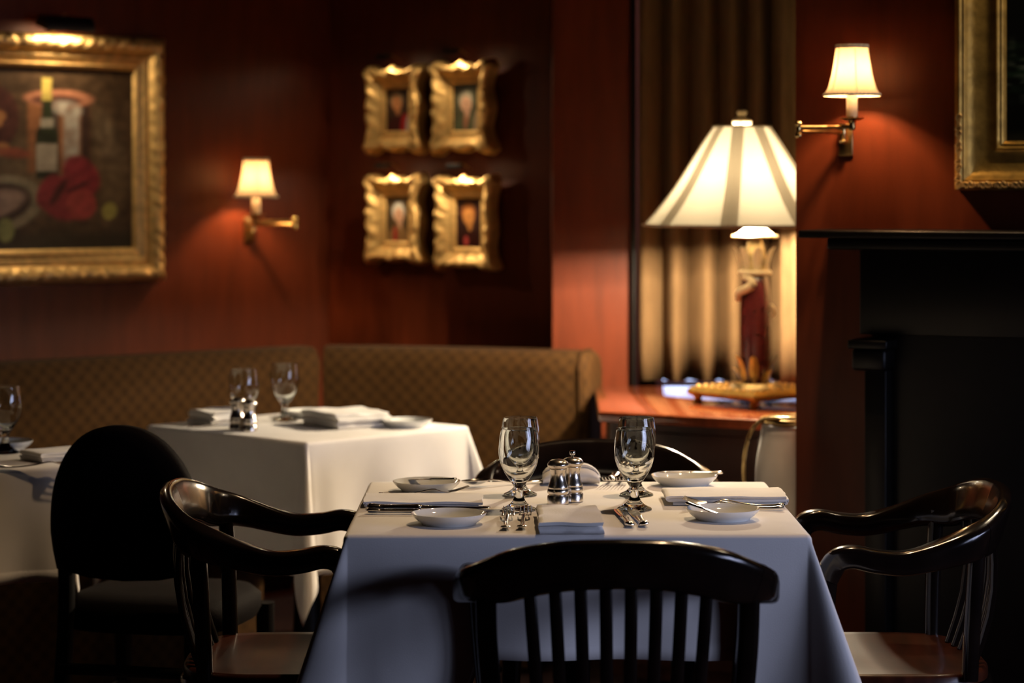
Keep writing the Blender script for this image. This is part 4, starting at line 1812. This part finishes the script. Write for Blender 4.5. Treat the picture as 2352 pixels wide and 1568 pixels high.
def leaf_vf(a, base, L, wd, out, z0, curl=.3):
    v, f = [], []
    for k in range(9):
        u = k / 8
        r = base + out * (u ** 1.6)
        z = z0 + L * u - curl * L * max(0, u - .75) ** 2 * 6
        hw = wd * sin(PI * min(1, u * .92 + .06)) ** .8
        for s in (-1, 0, 1):
            rr = r - (.004 if s else 0)
            aa = a + s * hw / max(.02, r)
            v.append((ox + rr * cos(aa), rr * sin(aa), z))
    for k in range(8):
        for c_ in range(2):
            q = k * 3 + c_
            f.append((q, q + 1, q + 4, q + 3))
    return v, f


for k in range(7):
    o = mk('leaf', *leaf_vf(2 * PI * k / 7 + .3, .040, LZ(560) - LZ(622), .016, .022, LZ(622)), 'ivory_paint', lamp)
lathe('ring', cr([(.034, LZ(632)), (.044, LZ(630)), (.046, LZ(625)), (.042, LZ(620)), (.034, LZ(620))], 3), 'ivory_paint', lamp, 32, (ox, 0, 0))
lathe('body', cr([(.030, LZ(634)), (.036, LZ(650)), (.0405, LZ(690)), (.0415, LZ(760)), (.040, LZ(830)), (.036, LZ(878)), (.03, LZ(884))], 4), 'ox_blood', lamp, 36, (ox, 0, 0))
tube('scroll_handle', cr([(ox - .034, -.02, LZ(634)), (ox - .018, -.035, LZ(640)), (ox - .012, -.042, LZ(652)), (ox - .028, -.038, LZ(662)), (ox - .046, -.02, LZ(672)), (ox - .047, -.01, LZ(690))], 5),
     [.008 + .004 * sin(PI * i / 25) for i in range(26)], 'ivory_paint', lamp, 10)
tube('scroll_handle', cr([(ox + .040, -.01, LZ(700)), (ox + .048, -.014, LZ(708)), (ox + .050, -.014, LZ(718)), (ox + .042, -.012, LZ(726))], 5), .006, 'ivory_paint', lamp, 8)
for k in range(7):
    mk('leaf', *leaf_vf(2 * PI * k / 7 - 1.75, .038, (LZ(805) if k % 2 == 0 else LZ(840)) - LZ(885), .015, .030, LZ(885)), 'bronze', lamp)
lathe('base', cr([(.036, LZ(880)), (.046, LZ(884)), (.050, LZ(892)), (.044, LZ(898)), (.040, LZ(904)), (.058, .058), (.070, .050), (.072, .037), (0, .037)], 3), 'bronze', lamp, 36, (ox, 0, 0))
d = bpy.data.lights.new('lamp_bulb', 'POINT')
d.energy = LAMP_W
d.color = WARM
d.shadow_soft_size = .029
o = bpy.data.objects.new('lamp_bulb', d)
C.objects.link(o)
o.parent = lamp
o.location = (0, 0, BZ)
d.cycles.is_caustics_light = True

# gilt footed tray under the lamp
tr = thing('tray', 'ornate gilt footed tray under the table lamp', 'tray', (LX + ox, LY, ZC), R(38))
HS = .128


def sq(r, z, n=10, wv=0.0):
    out = []
    for k in range(4):
        for i in range(n):
            t_ = i / n
            a = [(-1, -1), (1, -1), (1, 1), (-1, 1)][k]
            b = [(1, -1), (1, 1), (-1, 1), (-1, -1)][k]
            w_ = 1 + wv * cos(2 * PI * t_ * 3)
            out.append(((a[0] + (b[0] - a[0]) * t_) * r * w_, (a[1] + (b[1] - a[1]) * t_) * r * w_, z))
    return out


v, f = [], []
prt = [(HS * .2, .036), (HS * .8, .036), (HS * .84, .044), (HS * .95, .046), (HS, .040), (HS * 1.02, .032), (HS * .98, .024), (HS * .9, .020), (HS * .2, .020)]
for r, z in prt:
    v += sq(r, z, 12, .012 if r > HS * .85 else 0)
n = 48
for k in range(len(prt) - 1):
    for i in range(n):
        f.append((k * n + i, k * n + (i + 1) % n, (k + 1) * n + (i + 1) % n, (k + 1) * n + i))
f.append(tuple(range(n)))
f.append(tuple((len(prt) - 1) * n + i for i in range(n)))
mk('plate', v, f, 'gold_dull', tr, True, None, 40)
for k in range(4):
    for i in range(9):
        t_ = (i + .5) / 9
        a = [(-1, -1), (1, -1), (1, 1), (-1, 1)][k]
        b = [(1, -1), (1, 1), (-1, 1), (-1, -1)][k]
        x, y = ((a[0] + (b[0] - a[0]) * t_) * HS * .9, (a[1] + (b[1] - a[1]) * t_) * HS * .9)
        lathe('rim_bead', [(0, .044), (.006, .045), (.008, .048), (.006, .052), (0, .053)], 'gold', tr, 8, (x, y, 0))
for sx in (-1, 1):
    for sy in (-1, 1):
        lathe('foot', [(0, 0), (.011, 0), (.014, .006), (.010, .014), (.014, .022), (0, .022)], 'gold_dull', tr, 12, (sx * HS * .86, sy * HS * .86, 0))

# wine bucket on a brass stand, wrapped in a white cloth
bx_, by_ = W(1829, 960, 5.985).x, 5.985
bk = thing('wine_bucket', 'wine bucket wrapped in a white cloth, beside the console', 'bucket', (bx_, by_, 0), 0)


def BZp(py):
    return W(1829, py, by_).z


lathe('bucket', [(0, BZp(1190)), (.07, BZp(1190)), (.082, BZp(985)), (.086, BZp(966)), (.080, BZp(966)), (.076, BZp(985)), (.064, BZp(1180)), (0, BZp(1180))], 'silver', bk, 40)
lathe('rim_ring', cr([(.086, BZp(972)), (.092, BZp(968)), (.092, BZp(962)), (.086, BZp(958)), (.080, BZp(962)), (.080, BZp(970))], 2), 'brass_bright', bk, 40)


def wv(a, z):
    k = max(0, min(1, (BZp(990) - z) / .2))
    return 1 + k * (.05 * sin(5 * a + 1) + .02 * sin(11 * a))


lathe('cloth_wrap', cr([(.084, BZp(975)), (.087, BZp(990)), (.088, BZp(1005)), (.095, BZp(1040)), (.100, BZp(1080)), (.1005, BZp(1150)), (.103, BZp(1260))], 5), 'linen_soft', bk, 64, angle=80, wob=wv)
lathe('pedestal', [(0, 0), (.10, 0), (.10, .012), (.02, .03), (.014, .06), (.014, .42), (.05, .47), (.05, .48), (0, .48)], 'brass', bk, 28)
hp = [(-.128, -.02, BZp(1130)), (-.132, -.02, BZp(1080)), (-.126, -.02, BZp(1020)), (-.108, -.02, BZp(980)), (-.080, -.04, BZp(958)), (-.03, -.088, BZp(953)), (.03, -.092, BZp(953))]
tube('brass_handle', cr(hp, 6), .0045, 'brass_bright', bk, 10)
tube('brass_handle', cr([(-.128, -.02, BZp(1130)), (-.124, -.02, BZp(1200)), (-.10, -.01, BZp(1330)), (-.05, 0, .30), (-.012, 0, .25)], 6), .0045, 'brass_bright', bk, 10)
